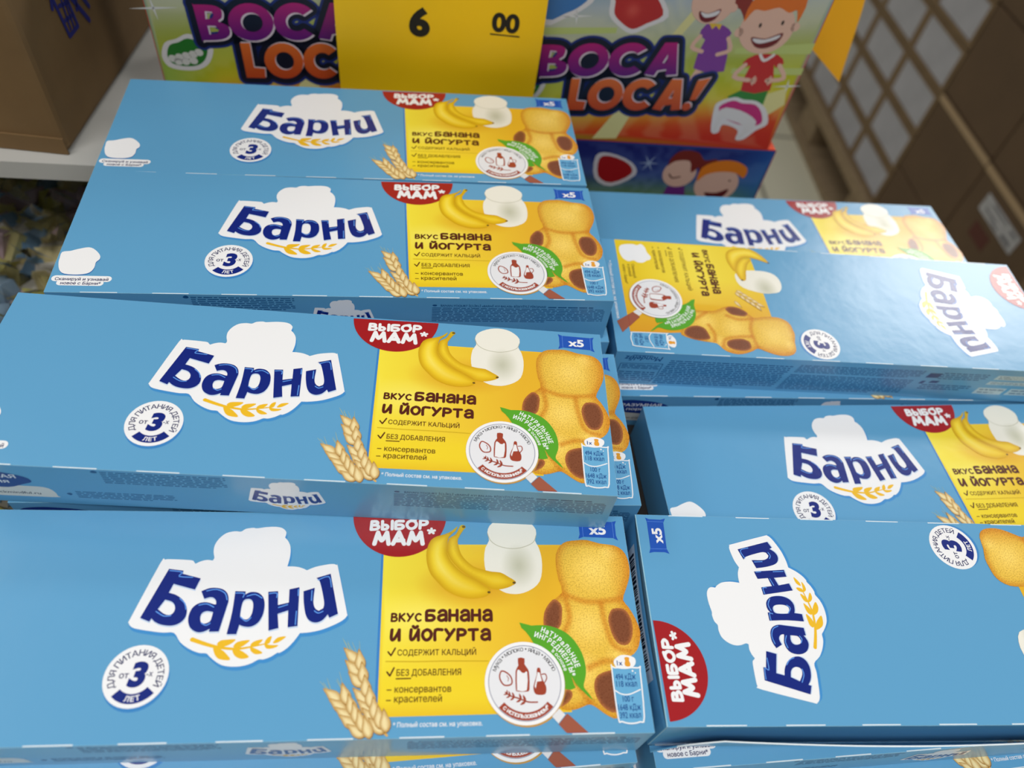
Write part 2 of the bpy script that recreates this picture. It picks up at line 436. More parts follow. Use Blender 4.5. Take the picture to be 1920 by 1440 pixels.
JAR = [(162.4,6.5), (163.2,4.1), (165.2,2.4), (168.2,1.1), (171.2,0.7), (174.5,1.2), (177.2,2.9), (179.0,5.3), (178.9,8.0), (178.5,9.6), (179.6,12.1), (180.3,15.9), (180.1,20.4), (179.1,23.9), (176.9,26.2), (173.6,27.8), (170.8,28.2), (167.9,27.8), (165.5,26.5), (163.1,24.6), (161.6,20.7), (161.1,16.4), (161.6,12.2), (162.9,9.5)]
JARR = [(162.4,6.9), (163.3,9.4), (165.3,11.2), (168.3,12.2), (171.7,12.4), (175.1,11.6), (177.9,10.0), (178.9,7.6)]
BIS = [(189.4,9.7), (193.1,9.2), (196.3,9.1), (200.8,10.4), (205.4,11.0), (208.2,12.7), (209.6,15.8), (209.8,20.1), (208.8,23.8), (207.3,27.1), (206.1,30.2), (207.6,32.7), (209.3,36.4), (210.2,40.7), (209.2,44.9), (207.2,47.5), (204.1,49.8), (203.3,55.3), (202.1,61.1), (199.8,66.1), (196.8,65.5), (194.1,63.6), (191.8,62.2), (189.7,62.7), (186.8,63.6), (183.1,63.4), (182.3,60.7), (183.2,55.0), (183.0,47.1), (180.5,42.2), (179.3,38.4), (179.9,34.5), (182.0,31.0), (186.2,27.7), (185.4,23.4), (184.9,18.8), (185.2,14.5), (186.9,11.3)]
PAD0 = [(183.6,29.9), (185.6,31.9), (185.5,35.4), (184.6,38.8), (181.4,40.9), (179.5,38.4), (179.8,34.5), (181.5,31.5)]
PAD1 = [(202.5,33.1), (206.0,33.3), (207.9,36.8), (207.6,41.5), (205.7,44.6), (202.7,44.4), (201.0,41.5), (200.3,37.2), (201.0,34.6)]
PAD2 = [(199.6,52.3), (201.6,52.7), (202.6,57.2), (202.1,61.1), (199.2,64.6), (195.7,63.2), (193.7,59.8), (193.5,56.3), (195.2,53.6)]
PAD3 = [(185.0,57.8), (186.5,58.5), (186.4,60.1), (184.6,61.9), (182.5,62.6), (182.4,60.0)]
LEAF = [(172.3,39.2), (175.5,38.5), (179.5,38.4), (182.8,39.1), (186.1,40.7), (188.7,43.3), (190.6,46.9), (191.4,50.7), (191.2,53.8), (190.2,56.9), (191.1,58.5), (191.9,59.6), (190.9,59.5), (189.8,58.5), (189.2,57.7), (187.7,55.9), (186.7,54.0), (187.2,56.1), (187.7,57.4), (186.2,57.9), (184.0,57.7), (179.1,51.1), (175.8,44.0), (174.8,42.1), (173.5,40.3)]
NECK = [(182.2,63.2), (183.9,64.9), (181.7,67.3), (179.9,65.3)]
HAND = [(184.5,64.6), (190.0,69.7), (183.7,69.7), (181.7,67.5)]
EGG = [(165.5,52.3), (166.8,52.6), (168.1,53.7), (168.6,55.1), (168.2,56.2), (166.4,56.4), (165.3,55.3), (164.9,53.8)]
BOT = [(170.7,48.5), (172.7,48.6), (172.6,50.3), (173.6,51.8), (173.9,53.6), (173.7,57.7), (172.7,58.3), (170.1,58.2), (169.6,57.4), (169.8,52.3), (170.7,50.7)]
BOTI = [(170.2,52.5), (170.9,52.0), (171.7,52.8), (172.5,52.9), (173.3,52.6), (172.9,57.9), (170.2,57.9), (170.0,57.4)]
JUG = [(176.4,51.6), (177.3,51.6), (177.5,53.4), (178.0,55.2), (178.8,57.0), (178.3,59.1), (175.6,59.1), (174.9,57.5), (175.3,55.7), (176.1,53.6)]
JUGI = [(176.5,52.7), (177.1,52.9), (177.6,55.3), (176.1,55.5), (175.6,57.5), (175.3,56.8), (175.7,55.4)]
JUGH = [(177.7,53.4), (178.8,53.3), (179.1,54.6), (178.2,56.0)]
SPRIG = [(175.9,61.3), (173.1,61.2), (170.5,60.2), (167.9,59.4), (166.5,58.4)]
WA = [(123.4,48.8), (124.5,52.4), (125.6,56.2), (127.1,59.2), (128.5,62.4), (130.0,64.8), (131.7,65.8), (120.8,47.2), (121.5,50.8), (122.7,54.2), (124.4,58.8), (125.9,62.0), (127.4,64.3), (129.4,67.0), (132.5,69.5)]
WB = [(119.9,58.3), (121.9,61.3), (123.4,63.6), (125.0,65.7), (126.8,67.4), (116.4,58.4), (118.2,61.2), (120.0,63.5), (121.4,65.6), (123.8,68.1), (127.4,69.7)]
EB = [(199.5,51.9), (200.3,51.7), (207.8,51.8), (208.3,52.6), (207.5,66.0), (206.0,67.3), (203.2,67.7), (200.6,67.1), (199.6,65.9)]
EBL = [(199.8,58.4), (201.5,59.4), (204.0,59.5), (207.5,58.2)]
EBC = [(200.3,49.9), (201.3,48.7), (203.1,47.9), (205.6,48.1), (207.2,49.0), (207.1,50.6), (205.7,51.8), (203.4,52.1), (201.1,51.7)]
EBT = [(200.3,55.2), (206.6,55.2), (200.3,57.3), (206.7,57.3), (201.7,61.6), (205.1,61.5), (200.0,64.0), (206.9,64.1), (200.2,66.2), (206.6,66.1), (201.2,50.7), (203.5,50.8), (204.7,50.0)]
NOTE = [(134.0,67.0), (159.4,67.3), (134.8,66.1)]
QR = [(0.8,52.9), (0.8,49.6), (3.5,48.9), (6.1,47.7), (9.5,46.7), (12.0,48.0), (14.3,50.8), (14.7,53.0), (13.8,54.7), (13.9,57.5), (12.8,60.2), (9.5,61.3), (4.5,61.0), (2.2,58.9), (1.0,55.1)]
QT1 = [(0.6,63.5), (0.8,62.5), (7.5,61.9), (20.7,61.9), (21.3,63.0), (20.9,63.9), (18.9,64.9), (18.6,66.2), (17.9,66.8), (3.9,66.9), (3.1,65.9), (3.2,65.1), (1.4,64.8)]
QTT = [(2.0,64.5), (20.2,63.9), (4.4,66.4), (17.2,66.0)]
HL = [[(62.9,20.5), (66.7,21.0), (66.1,22.4), (70.2,22.7)],
 [(67.9,29.5), (69.6,31.0), (70.4,32.9)],
 [(61.9,33.5), (64.4,34.9), (66.4,34.8)],
 [(75.3,27.1), (78.1,26.6), (80.8,27.8), (81.8,29.9)],
 [(73.9,31.6), (76.1,31.2), (78.3,32.2)],
 [(75.7,37.1), (77.1,37.8), (78.2,37.2)],
 [(84.0,27.8), (86.5,27.9), (86.4,29.1)],
 [(87.6,28.8), (89.9,28.2), (92.1,29.4)],
 [(86.7,35.3), (88.6,36.6), (89.8,35.5)],
 [(94.1,28.0), (96.3,27.8), (96.5,29.2)],
 [(97.5,32.4), (100.1,31.5)],
 [(102.7,26.6), (102.9,28.6)],
 [(103.2,37.7), (103.0,33.6)],
 [(108.4,23.5), (111.6,22.4), (112.7,25.8)],
 [(106.9,27.0), (107.1,30.2)],
 [(108.4,33.5), (109.6,34.2), (111.0,33.6)]]
GL = [[(81.4,43.5), (82.2,42.4), (84.2,42.1), (86.5,42.1), (85.2,43.5), (82.9,44.3)],
 [(86.2,44.3), (87.2,42.8), (90.6,42.3), (89.4,43.7), (87.8,44.6)],
 [(80.5,44.2), (82.7,44.9), (84.3,46.0), (86.0,48.0), (83.2,47.9), (81.5,46.7)],
 [(86.1,44.9), (88.3,45.2), (91.2,47.2), (89.1,47.8), (87.0,46.8)],
 [(91.1,44.4), (92.8,44.9), (94.9,46.1), (93.0,46.5), (91.5,45.6)],
 [(91.0,43.9), (91.9,42.7), (94.3,42.1), (93.6,43.4), (92.3,44.2)],
 [(95.0,43.4), (95.5,41.8), (96.8,41.2), (96.4,43.3)],
 [(95.0,43.5), (96.8,43.8), (99.1,43.9), (98.0,44.7), (95.9,44.9)],
 [(97.4,43.1), (98.6,41.6), (101.0,41.3), (99.5,42.7), (98.2,43.3)]]
BLUE = (94, 160, 203); NAVY = (13, 36, 124); WHITE = (240, 241, 243); RED = (162, 26, 32); BROWN = (84, 30, 18); RUST = (160, 66, 44)
BL, BH, BD = 210.0, 70.28, 22.2          # carton length, face height, depth in mm

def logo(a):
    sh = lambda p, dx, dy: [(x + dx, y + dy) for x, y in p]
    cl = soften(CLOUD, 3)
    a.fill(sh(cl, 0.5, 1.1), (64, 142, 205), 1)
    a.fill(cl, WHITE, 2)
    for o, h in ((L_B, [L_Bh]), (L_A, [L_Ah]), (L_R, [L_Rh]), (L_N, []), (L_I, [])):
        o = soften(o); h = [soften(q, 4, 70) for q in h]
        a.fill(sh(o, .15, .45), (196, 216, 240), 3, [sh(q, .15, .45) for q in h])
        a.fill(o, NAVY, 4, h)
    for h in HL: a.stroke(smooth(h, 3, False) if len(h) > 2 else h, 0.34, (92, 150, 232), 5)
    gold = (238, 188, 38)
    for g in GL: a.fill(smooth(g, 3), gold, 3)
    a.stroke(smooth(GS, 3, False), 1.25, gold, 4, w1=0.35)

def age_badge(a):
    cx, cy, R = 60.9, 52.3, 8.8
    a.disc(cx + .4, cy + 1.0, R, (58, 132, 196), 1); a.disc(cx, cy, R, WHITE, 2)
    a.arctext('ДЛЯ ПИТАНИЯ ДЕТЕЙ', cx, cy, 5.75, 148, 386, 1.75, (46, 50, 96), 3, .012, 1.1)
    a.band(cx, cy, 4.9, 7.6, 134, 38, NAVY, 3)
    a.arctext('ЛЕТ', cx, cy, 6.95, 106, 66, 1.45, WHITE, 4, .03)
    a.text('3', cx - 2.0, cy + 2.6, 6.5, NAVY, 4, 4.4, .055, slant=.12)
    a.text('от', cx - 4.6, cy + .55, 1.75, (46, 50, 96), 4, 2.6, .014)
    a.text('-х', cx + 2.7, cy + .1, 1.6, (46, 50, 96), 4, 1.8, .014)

def mothers_disc(a):
    cx, cy, R = 133.0, 0.0, 15.6
    a.fill([(cx + R * math.cos(math.radians(t)), cy + R * math.sin(math.radians(t)) + .0) for t in range(1, 180, 4)] , RED, 4)
    a.marker('ВЫБОР', 123.1, 6.45, 4.0, 19.6, 1.05, WHITE, 5, -0.035)
    a.marker('МАМ', 124.3, 11.8, 5.2, 17.2, 1.45, WHITE, 5, -0.01)
    x, y = 143.6, 6.3; a.disc(x, y, .55, WHITE, 6, n=14)
    for t in range(5): a.stroke([(x, y), (x + 1.15 * math.cos(math.radians(90 + 72 * t)), y - .9 * math.sin(math.radians(90 + 72 * t)))], .85, WHITE, 5)

def five_pack(a):
    b = (30, 84, 182)
    a.fill([(193.7, 1.3), (195.4, 2.0), (205.8, 2.2), (207.5, 1.8), (206.9, 3.2), (206.8, 7.4), (207.3, 9.2), (205.6, 8.3), (195.4, 7.9), (193.5, 8.6), (194.1, 7.0), (194.1, 3.0)], b, 2)
    a.stroke([(195.3, 2.2), (195.3, 7.8)], .18, (84, 134, 220), 4); a.stroke([(206.0, 2.4), (205.9, 8.2)], .18, (84, 134, 220), 4)
    a.text('x5', 197.4, 6.9, 3.5, WHITE, 3, 6.0, .035)

def sprig(a, pts, col, layer, n=5):
    p = smooth(pts, 4, False)
    a.stroke(p, .42, col, layer)
    for i in range(n):
        k = int(len(p) * (.34 + .13 * i)); x, y = p[min(k, len(p) - 1)]
        q = p[min(k + 1, len(p) - 1)]; o = p[max(k - 1, 0)]
        d = math.atan2(q[1] - o[1], q[0] - o[0]); L = 2.0 * (1 - .1 * i)
        for sg in (-1, 1):
            e = d + sg * .85
            c = [(x, y), (x + L * .45 * math.cos(e + .4), y + L * .45 * math.sin(e + .4)), (x + L * math.cos(e), y + L * math.sin(e)), (x + L * .5 * math.cos(e - .4), y + L * .5 * math.sin(e - .4))]
            a.fill(smooth(c, 3), col, layer)

def skillet(a):
    cx, cy, R = 172.45, 55.6, 12.05
    g = (88, 166, 40)
    a.fill(smooth(LEAF[:13], 3) + LEAF[13:], g, 7)
    a.arctext('НаТУРаЛЬНЫЕ', cx, cy, 16.3, -70, -14, 1.6, WHITE, 8, .03, .86)
    a.arctext('ИНГРЕДИЕНТЫ*', cx, cy, 14.15, -76, -6, 1.6, WHITE, 8, .03, .86)
    a.arctext('в основе', cx, cy, 12.6, -47, -14, 1.15, WHITE, 8, .02)
    a.fill([(x + .3, y + .2) for x, y in HAND], RUST, 7)
    a.fill(HAND, (158, 88, 66), 8); a.fill(NECK, (226, 226, 228), 9)
    a.disc(cx + .25, cy + .45, R + .05, (196, 150, 70), 7)
    a.disc(cx, cy, R, (242, 242, 243), 9, n=64); a.band(cx, cy, 10.75, 11.0, 0, 360, (150, 152, 170), 10, 64); a.disc(cx, cy, 10.75, (230, 231, 235), 10, n=64)
    a.arctext('мука • молоко • яйца • масло', cx, cy, 9.15, 200, 340, 1.5, (62, 60, 66), 11, 0, 1.0)
    a.band(cx, cy, 8.5, 10.7, 139, 41, RUST, 11)
    a.arctext('с использованием*', cx, cy, 10.1, 134, 46, 1.35, WHITE, 12, .02)
    e = smooth(EGG, 4); a.stroke(e, .42, RUST, 11, True)
    a.stroke([(167.1, 53.6), (167.6, 54.4), (167.4, 55.2)], .2, RUST, 11)
    a.fill(smooth(BOT, 2), RUST, 11); a.fill(smooth(BOTI, 2), (236, 236, 238), 12)
    a.fill(smooth(JUG, 3), RUST, 11); a.fill(JUGI, (236, 236, 238), 12); a.stroke(smooth(JUGH, 4, False), .32, RUST, 11)
    sprig(a, SPRIG, RUST, 11)

def energy_label(a):
    t = (24, 74, 142)
    a.fill(smooth(EB, 2), (104, 172, 214), 7)
    a.stroke(smooth(EB, 3), .42, WHITE, 9, True); a.stroke(smooth(EBL, 4, False), .36, WHITE, 9)
    a.fill(smooth(EBC, 3), WHITE, 10)
    for s, i, h in (('494 кДж', 0, 1.75), ('118 ккал', 2, 1.75), ('100 г', 4, 1.7), ('1648 кДж', 6, 1.75), ('392 ккал', 8, 1.75)):
        (x, y), (x1, y1) = EBT[i], EBT[i + 1]; a.text(s, x, y, h, t, 9, x1 - x, .01)
    a.text('1x', 201.3, 51.0, 1.5, t, 11, 1.7, .02)
    a.fill(smooth([(203.8, 48.8), (204.6, 48.5), (205.4, 48.8), (205.2, 49.6), (205.5, 50.4), (205.3, 51.3), (204.0, 51.3), (203.7, 50.4), (204.0, 49.6)], 2), (230, 160, 50), 11)
    a.disc(205.9, 52.7, .3, WHITE, 9, n=10); a.disc(206.7, 53.3, .2, WHITE, 9, n=10)

def biscuit(a, layer=4):
    """golden sponge finger biscuit with four chocolate ends"""
    o = smooth(BIS, 2)
    doms = [(197.5, 19.5, 9.5), (193.5, 38.5, 8.5), (204.0, 48.5, 6.5), (190.5, 52.5, 7.0), (203.0, 14.0, 4.2)]
    creases = [smooth(q, 6, False) for q in ([(186.5, 28.2), (193, 30.6), (200, 30.6), (206, 29.6)], [(198.6, 31.5), (199.2, 38), (201.2, 44.8), (206, 46.8)], [(187.2, 30), (187.8, 36), (185.6, 41)], [(192.5, 51.5), (198, 49.6), (203, 50.4)], [(184, 51), (188, 56), (191.6, 61.5)])]
    def fn(x, y):
        d = edge_dist((x, y), o)
        c = mix((212, 146, 36), (236, 194, 72), d / 2.8)
        for px, py, r in doms:
            k = 1 - math.hypot(x - px, y - py) / r
            if k > 0: c = mix(c, (252, 216, 104), k * 1.2)
        for cr in creases:
            k = 1 - min(math.hypot(x - p[0], y - p[1]) for p in cr) / 1.5
            if k > 0: c = mix(c, (204, 122, 24), k * .75)
        c = mix(c, (216, 138, 36), max(0, (x - 202) / 14))
        return c
    a.paint(o, fn, layer, .8, 1)
    for P in (PAD0, PAD1, PAD2, PAD3):
        q = smooth(P, 3)
        a.paint(q, lambda x, y: mix((184, 112, 60), (128, 74, 46), edge_dist((x, y), q) / 1.1), layer + 1, .9, 1)

def flavour_words(a):
    a.marker('ВКУС', 131.7, 37.15, 2.95, 9.5, .62, BROWN, 5)
    a.marker('БаНаНа', 142.2, 37.2, 4.25, 21.2, .98, BROWN, 5)
    a.marker('И ЙоГУРТа', 131.7, 43.2, 4.15, 31.0, .98, BROWN, 5)
    d = (92, 52, 14)
    a.text('СОДЕРЖИТ КАЛЬЦИЙ', 134.3, 47.3, 1.75, d, 5, 23.7, .012)
    a.text('БЕЗ ДОБАВЛЕНИЯ', 134.3, 53.2, 1.85, d, 5, 19.1, .012)
    a.stroke([(134.3, 54.05), (138.5, 54.0)], .36, d, 5)
    a.text('консервантов', 134.0, 57.95, 1.95, d, 5, 16.5, .01); a.text('красителей', 134.0, 60.65, 1.95, d, 5, 13.8, .01)
    a.stroke([(131.8, 57.2), (132.95, 57.2)], .3, d, 5); a.stroke([(131.8, 60.1), (132.95, 60.1)], .3, d, 5)
    for p in ([(131.5, 46.2), (132.4, 47.3), (133.6, 45.1)], [(131.5, 52.1), (132.4, 53.2), (133.5, 50.9)]): a.stroke(p, .46, BROWN, 5)
    a.stroke([(131.0, 49.0), (140, 49.15), (150, 49.05), (161.6, 49.2)], .3, (206, 172, 30), 4)

def kernel(a, x, y, ang, L, w, layer):
    c, s = math.cos(ang), math.sin(ang)
    p = smooth([(x + (u * c - v * s), y + (u * s + v * c)) for u, v in ((-L * .5, 0), (-L * .3, w * .42), (0, w * .5), (L * .3, w * .26), (L * .62, 0), (L * .3, -w * .26), (0, -w * .5), (-L * .3, -w * .42))], 2)
    a.fill([(px + .12, py + .18) for px, py in p], (128, 84, 28), layer)
    def fn(u, v):
        d = edge_dist((u, v), p); k = ((u - x) * -s + (v - y) * c) / w
        return mix(mix((186, 142, 74), (240, 222, 168), d / (w * .28)), (204, 166, 102), max(0, k * 1.2))
    a.paint(p, fn, layer + .25, .55)

def ears(a):
    def ear(right, left, tip_ang, seed, base):
        n = max(len(right), len(left)); rows = []
        rnd = random.Random(seed)
        for k in range(6):
            t = right[0] if k % 2 else left[0]
            e = tip_ang + rnd.uniform(-.28, .28); l = rnd.uniform(4.5, 7.5)
            a.stroke([(t[0], t[1]), (t[0] + l * math.cos(e), t[1] + l * math.sin(e))], .16, (196, 196, 110), 3, w1=.05)
        for i in range(n):
            if i < len(left): kernel(a, *left[i], tip_ang - .42, 5.8, 3.0, 4.6 + .5 * i)
            if i < len(right): kernel(a, *right[i], tip_ang + .22, 6.0, 3.1, 8.2 + .5 * i)
        bx, by = base
        a.stroke([(left[-1][0] + .6, left[-1][1]), (bx, by)], 1.3, (214, 172, 96), 4, w1=.6)
    ear(WA[:7], WA[7:14], math.radians(-112), 3, WA[14])
    ear(WB[:5], WB[5:10], math.radians(-122), 4, (126.2, 69.4))

def bananas(a, B2, B1, tips):
    for o, l in ((B2, 5), (B1, 6)):
        p = smooth(o, 2)
        ys = [q[1] for q in p]; y0, y1 = min(ys), max(ys)
        def fn(x, y):
            d = edge_dist((x, y), p); t = (y - y0) / (y1 - y0)
            c = mix((206, 160, 14), (244, 212, 48), d / 2.0)
            c = mix(c, (252, 232, 110), max(0, (d - 2.0) / 2.2))
            return mix(c, (196, 196, 40), max(0, .5 - t * 5)) if t < .12 else mix(c, (226, 176, 16), max(0, t - .55))
        a.paint(p, fn, l, .8)
    for x, y, r in tips: a.disc(x, y, r, (104, 78, 24), 7, ry=r * .75, n=14)

def jar(a, o, rim, layer, sx=0):
    p = smooth(o, 2)
    cx = sum(q[0] for q in p) / len(p); cy = sum(q[1] for q in p) / len(p)
    def fn(x, y):
        k = 1 - math.hypot((x - cx - 1.6) / 6.0, (y - cy - 4.5) / 8.0)
        return mix((238, 236, 224), (198, 198, 176), max(0, k) * 1.1)
    a.paint(p, fn, layer, 1.1)
    if rim: a.stroke(smooth(rim, 4, False), .22, (186, 184, 160), layer + 1)

def face_a(a):
    """wide face: logo left, yellow flavour panel right"""
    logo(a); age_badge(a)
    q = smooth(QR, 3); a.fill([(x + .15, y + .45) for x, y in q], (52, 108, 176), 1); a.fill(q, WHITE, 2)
    P = []; F = []; a._pieces([(2.2, 63.4), (19.8, 63.4)], 3.0, 3.0, P, F); a._pieces([(4.3, 65.6), (17.6, 65.6)], 2.7, 2.7, P, F); a._union(P, F, WHITE, 2)
    t = (40, 42, 92)
    a.text('Сканируй и узнавай', 2.0, 64.35, 1.45, t, 3, 18.2, .02); a.text('новое с Барни*', 4.4, 66.4, 1.4, t, 3, 13.6, .02)
    # yellow panel
    pan = [(128.2, 11.2), (194, 10.9), (195, 24), (190, 32), (186.0, 42), (185, 52), (186, 64.2), (129.4, 64.6)]
    def yel(x, y):
        t = (x - 128) / 52; c = mix((246, 228, 66), (232, 180, 40), t * 1.0)
        k = 1 - math.hypot((x - 140) / 20, (y - 36) / 9)
        if k > 0: c = mix(c, (250, 240, 120), k * .7)
        if y > 47: c = mix(c, (242, 214, 38), min(1, (y - 47) / 8) * .8)
        if y > 60: c = mix(c, (228, 180, 30), (y - 60) / 8)
        k = 1 - math.hypot((x - 157) / 19, (y - 25) / 9)
        if k > 0: c = mix(c, (214, 146, 26), k * .8)
        return c
    a.fill([(127.5, 11.4), (128.3, 11.2), (129.5, 64.9), (128.5, 65.0)], (58, 130, 200), 1)
    a.paint(pan, yel, 2, 2.0)
    jar(a, JAR, JARR, 4); bananas(a, BAN2, BAN1, [(170.7, 24.4, .55), (162.4, 27.6, .5), (154.4, 4.6, .6)])
    mothers_disc(a); five_pack(a); flavour_words(a); biscuit(a); skillet(a); energy_label(a); ears(a)
    a.text('* Полный состав см. на упаковке.', 134.0, 67.35, 1.3, WHITE, 3, 25.5, .012)
    folds(a, BH)

def folds(a, v):
    for u in (12, 36.6, 60.7, 86.1, 110.6, 136, 160.5, 185.5): a.fill([(u, v - .3), (u + 12.6, v - .34), (u + 12.6, v + .02), (u, v + .02)], (222, 234, 240), 1)

def face_b(a):
    """upright face, read with the carton stood on its short end"""
    R = lambda p0, q0, s: (0, -s, q0[0] + s * p0[1], s, 0, q0[1] - s * p0[0])
    pan = [(6.7, .0), (72.0, .0), (73.0, 12), (73.6, 31), (73.9, 47), (60, 55), (24.6, 58.6), (6.9, 58.9)]
    def yel(u, v):
        c = mix((236, 204, 36), (250, 232, 90), min(1, v and (1 - abs(u - 44) / 30)) * .8 if v < 40 else 0)
        return mix(c, (224, 160, 32), max(0, (v - 24) / 34))
    a.paint(pan, yel, 2, 2.0)
    a.fill(smooth([(8.3, 6.5), (8.9, 4.5), (10.9, 3.2), (15.2, 2.6), (17.4, 3.2), (19.4, 2.2), (21.0, 4.2), (21.7, 8.0), (23.0, 10.5), (22.5, 12.7), (20.9, 13.4), (18.7, 15.1), (16.1, 15.1), (14.4, 13.9), (11.7, 14.7), (9.4, 12.8), (8.3, 9.2)], 3), WHITE, 3)
    d = (92, 52, 14)
    for s, u, v0, v1, h in (('Сканируй', 12.9, 16.6, 25.6, 1.4), ('и узнавай', 10.9, 16.8, 24.8, 1.4), ('новое с Барни*', 8.5, 17.0, 29.8, 1.4), ('красителей', 24.4, 6.1, 19.0, 1.7), ('консервантов', 27.2, 6.1, 21.1, 1.7), ('БЕЗ ДОБАВЛЕНИЯ', 32.2, 6.2, 26.8, 1.8), ('СОДЕРЖИТ КАЛЬЦИЙ', 37.6, 5.7, 31.7, 1.8)):
        a.text(s, u, v0, h, d, 3, v1 - v0, .012, rot=90)
    a.stroke([(31.0, 5.5), (31.0, 9.6)], .34, d, 3)
    for u in (24.9, 27.7): a.stroke([(u, 3.6), (u, 4.6)], .3, d, 3)
    for u in (32.2, 37.6): a.stroke([(u + .9, 3.2), (u, 3.9), (u + 1.9, 4.6)], .4, BROWN, 3)
    a.text('* Полный состав см. на упаковке.', 2.0, 15, 1.4, WHITE, 3, 37, .012, rot=90)
    s = .93; a.xf = R((131.7, 43.2), (43.5, 6.0), s)
    a.marker('И ЙоГУРТа', 131.7, 43.2, 4.15, 31.0, .98, BROWN, 5)
    a.xf = R((131.7, 37.1), (49.3, 3.5), s)
    a.marker('ВКУС', 131.7, 37.15, 2.95, 9.5, .62, BROWN, 5); a.marker('БаНаНа', 142.2, 37.2, 4.4, 21.2, .98, BROWN, 5)
    a.xf = R((194.5, 38.5), (55.0, 54.5), .92); biscuit(a)
    a.xf = R((172.45, 55.6), (21.4, 38.1), 1.0); skillet(a); a.fill([(184.5, 64.6), (194, 73.5), (187.5, 75.2), (181.7, 67.5)], (158, 88, 66), 6)
    a.xf = R((203.5, 66), (8.4, 63.2), 1.0); energy_label(a)
    a.xf = (1, 0, 0, 0, 1, 0)
    jar(a, [(62.1, 21.5), (63.5, 18.0), (68.9, 16.2), (74, 15.9), (78.5, 16.2), (82.3, 18.2), (83.9, 22), (83.7, 26), (81.8, 29.4), (78, 30.6), (74.0, 31.0), (67.0, 29.2), (63.2, 26.4)], None, 4)
    bananas(a, [(63.2, 16.4), (65, 11.2), (69, 7.2), (73.2, 8.0), (70.2, 12), (68.2, 18), (67.2, 22.6), (65, 23.4), (63.6, 20.5)],
            [(62.3, 16.7), (60.6, 11), (60.7, 6.1), (63, 2.6), (68, .6), (74, .7), (79, 5.2), (81.4, 10.2), (78, 8.9), (73, 7.2), (69, 7.6), (65.8, 11), (63.6, 16.4)], [(65.2, 23.0, .6), (81.2, 10.0, .5)])
    for i in range(5):
        x, y = 61.5 + i * 2.0, 31.8 + i * 1.9
        kernel(a, x + .7, y - .8, math.radians(30), 3.6, 1.8, 4 + .5 * i); kernel(a, x - .6, y + 1.0, math.radians(62), 3.6, 1.8, 7 + .5 * i)
    kernel(a, 59.5, 38.8, math.radians(58), 4.5, 1.7, 4)
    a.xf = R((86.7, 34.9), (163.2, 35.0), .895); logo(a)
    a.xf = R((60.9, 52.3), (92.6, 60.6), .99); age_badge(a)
    a.xf = R((133.0, 0.0), (210.0, 16.75), .985); mothers_disc(a)
    a.xf = R((200.6, 5.2), (203.5, 62.4), .98); five_pack(a)
    a.xf = (1, 0, 0, 0, 1, 0)
    folds(a, BH); folds(a, .4)

def small_print(a, x0, x1, y0, y1, rows, col, seed, shear=0.0):
    """lines of type too small to read: short word-long dashes"""
    r = random.Random(seed)
    for i in range(rows):
        y = y0 + (y1 - y0) * (i + .5) / rows; h = (y1 - y0) / rows * .21; x = x0 + shear * (y - y0)
        end = x1 + shear * (y - y0) - (r.uniform(0, .35) * (x1 - x0) if i == rows - 1 else 0)
        while x < end - .6:
            w = min(r.uniform(1.0, 4.2), end - x)
            a.fill([(x, y - h), (x + w, y - h), (x + w, y + h), (x, y + h)], col, 1); x += w + .55

def side_a(a):
    ink = (22, 78, 130)
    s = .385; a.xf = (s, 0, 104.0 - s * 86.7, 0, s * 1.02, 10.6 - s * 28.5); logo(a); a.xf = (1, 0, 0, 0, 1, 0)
    a.text('BANAN-YOQURT İÇLİKLİ «BARNİ AYI BALASI» BİSKVİTLİ PİROJNASI', 141.5, 4.6, 1.15, ink, 1, 41.5, .02)
    a.disc(139.2, 4.0, .9, ink, 1, ry=.5, n=14)
    small_print(a, 184, 207.5, 3.6, 5.0, 1, ink, 5); small_print(a, 138.2, 207.5, 5.0, 13.2, 9, ink, 6)
    a.fill(smooth([(47.2, 1.0), (47.9, .6), (48.6, .9), (48.9, 1.6), (48.2, 2.1), (47.2, 2.0), (46.8, 1.5)], 2), ink, 1)
    small_print(a, 49.5, 86.5, 1.0, 8.0, 7, ink, 7); small_print(a, 38.5, 69, 13.6, 18.0, 5, ink, 8)
    a.fill(smooth([(35.4, 15.6), (36.6, 15.0), (37.2, 15.8), (36.4, 16.6)], 2), ink, 1)
    a.fill(smooth([(2, 11.5), (24, 12), (29.5, 12.2), (31.8, 14), (32.2, 17.4), (30, 18.4), (2, 17.8)], 2), (214, 214, 206), 1)
    a.fill(smooth([(2, 4.5), (8, 2.8), (14, 3.2), (20, 4.2), (26, 6.4), (27.3, 9.2), (24, 11.0), (19, 13.2), (12, 12.6), (4, 11)], 3), (24, 52, 128), 2)
    a.text('РАЗУМНАЯ', 5.0, 7.4, 2.0, (222, 228, 236), 3, 18.5, .02); a.text('порция', 8.0, 10.4, 1.9, (222, 228, 236), 3, 12.5, .02)
    a.text('www.snackmindful.ru', 6, 16.9, 1.5, (60, 66, 80), 2, 21.5, .01)

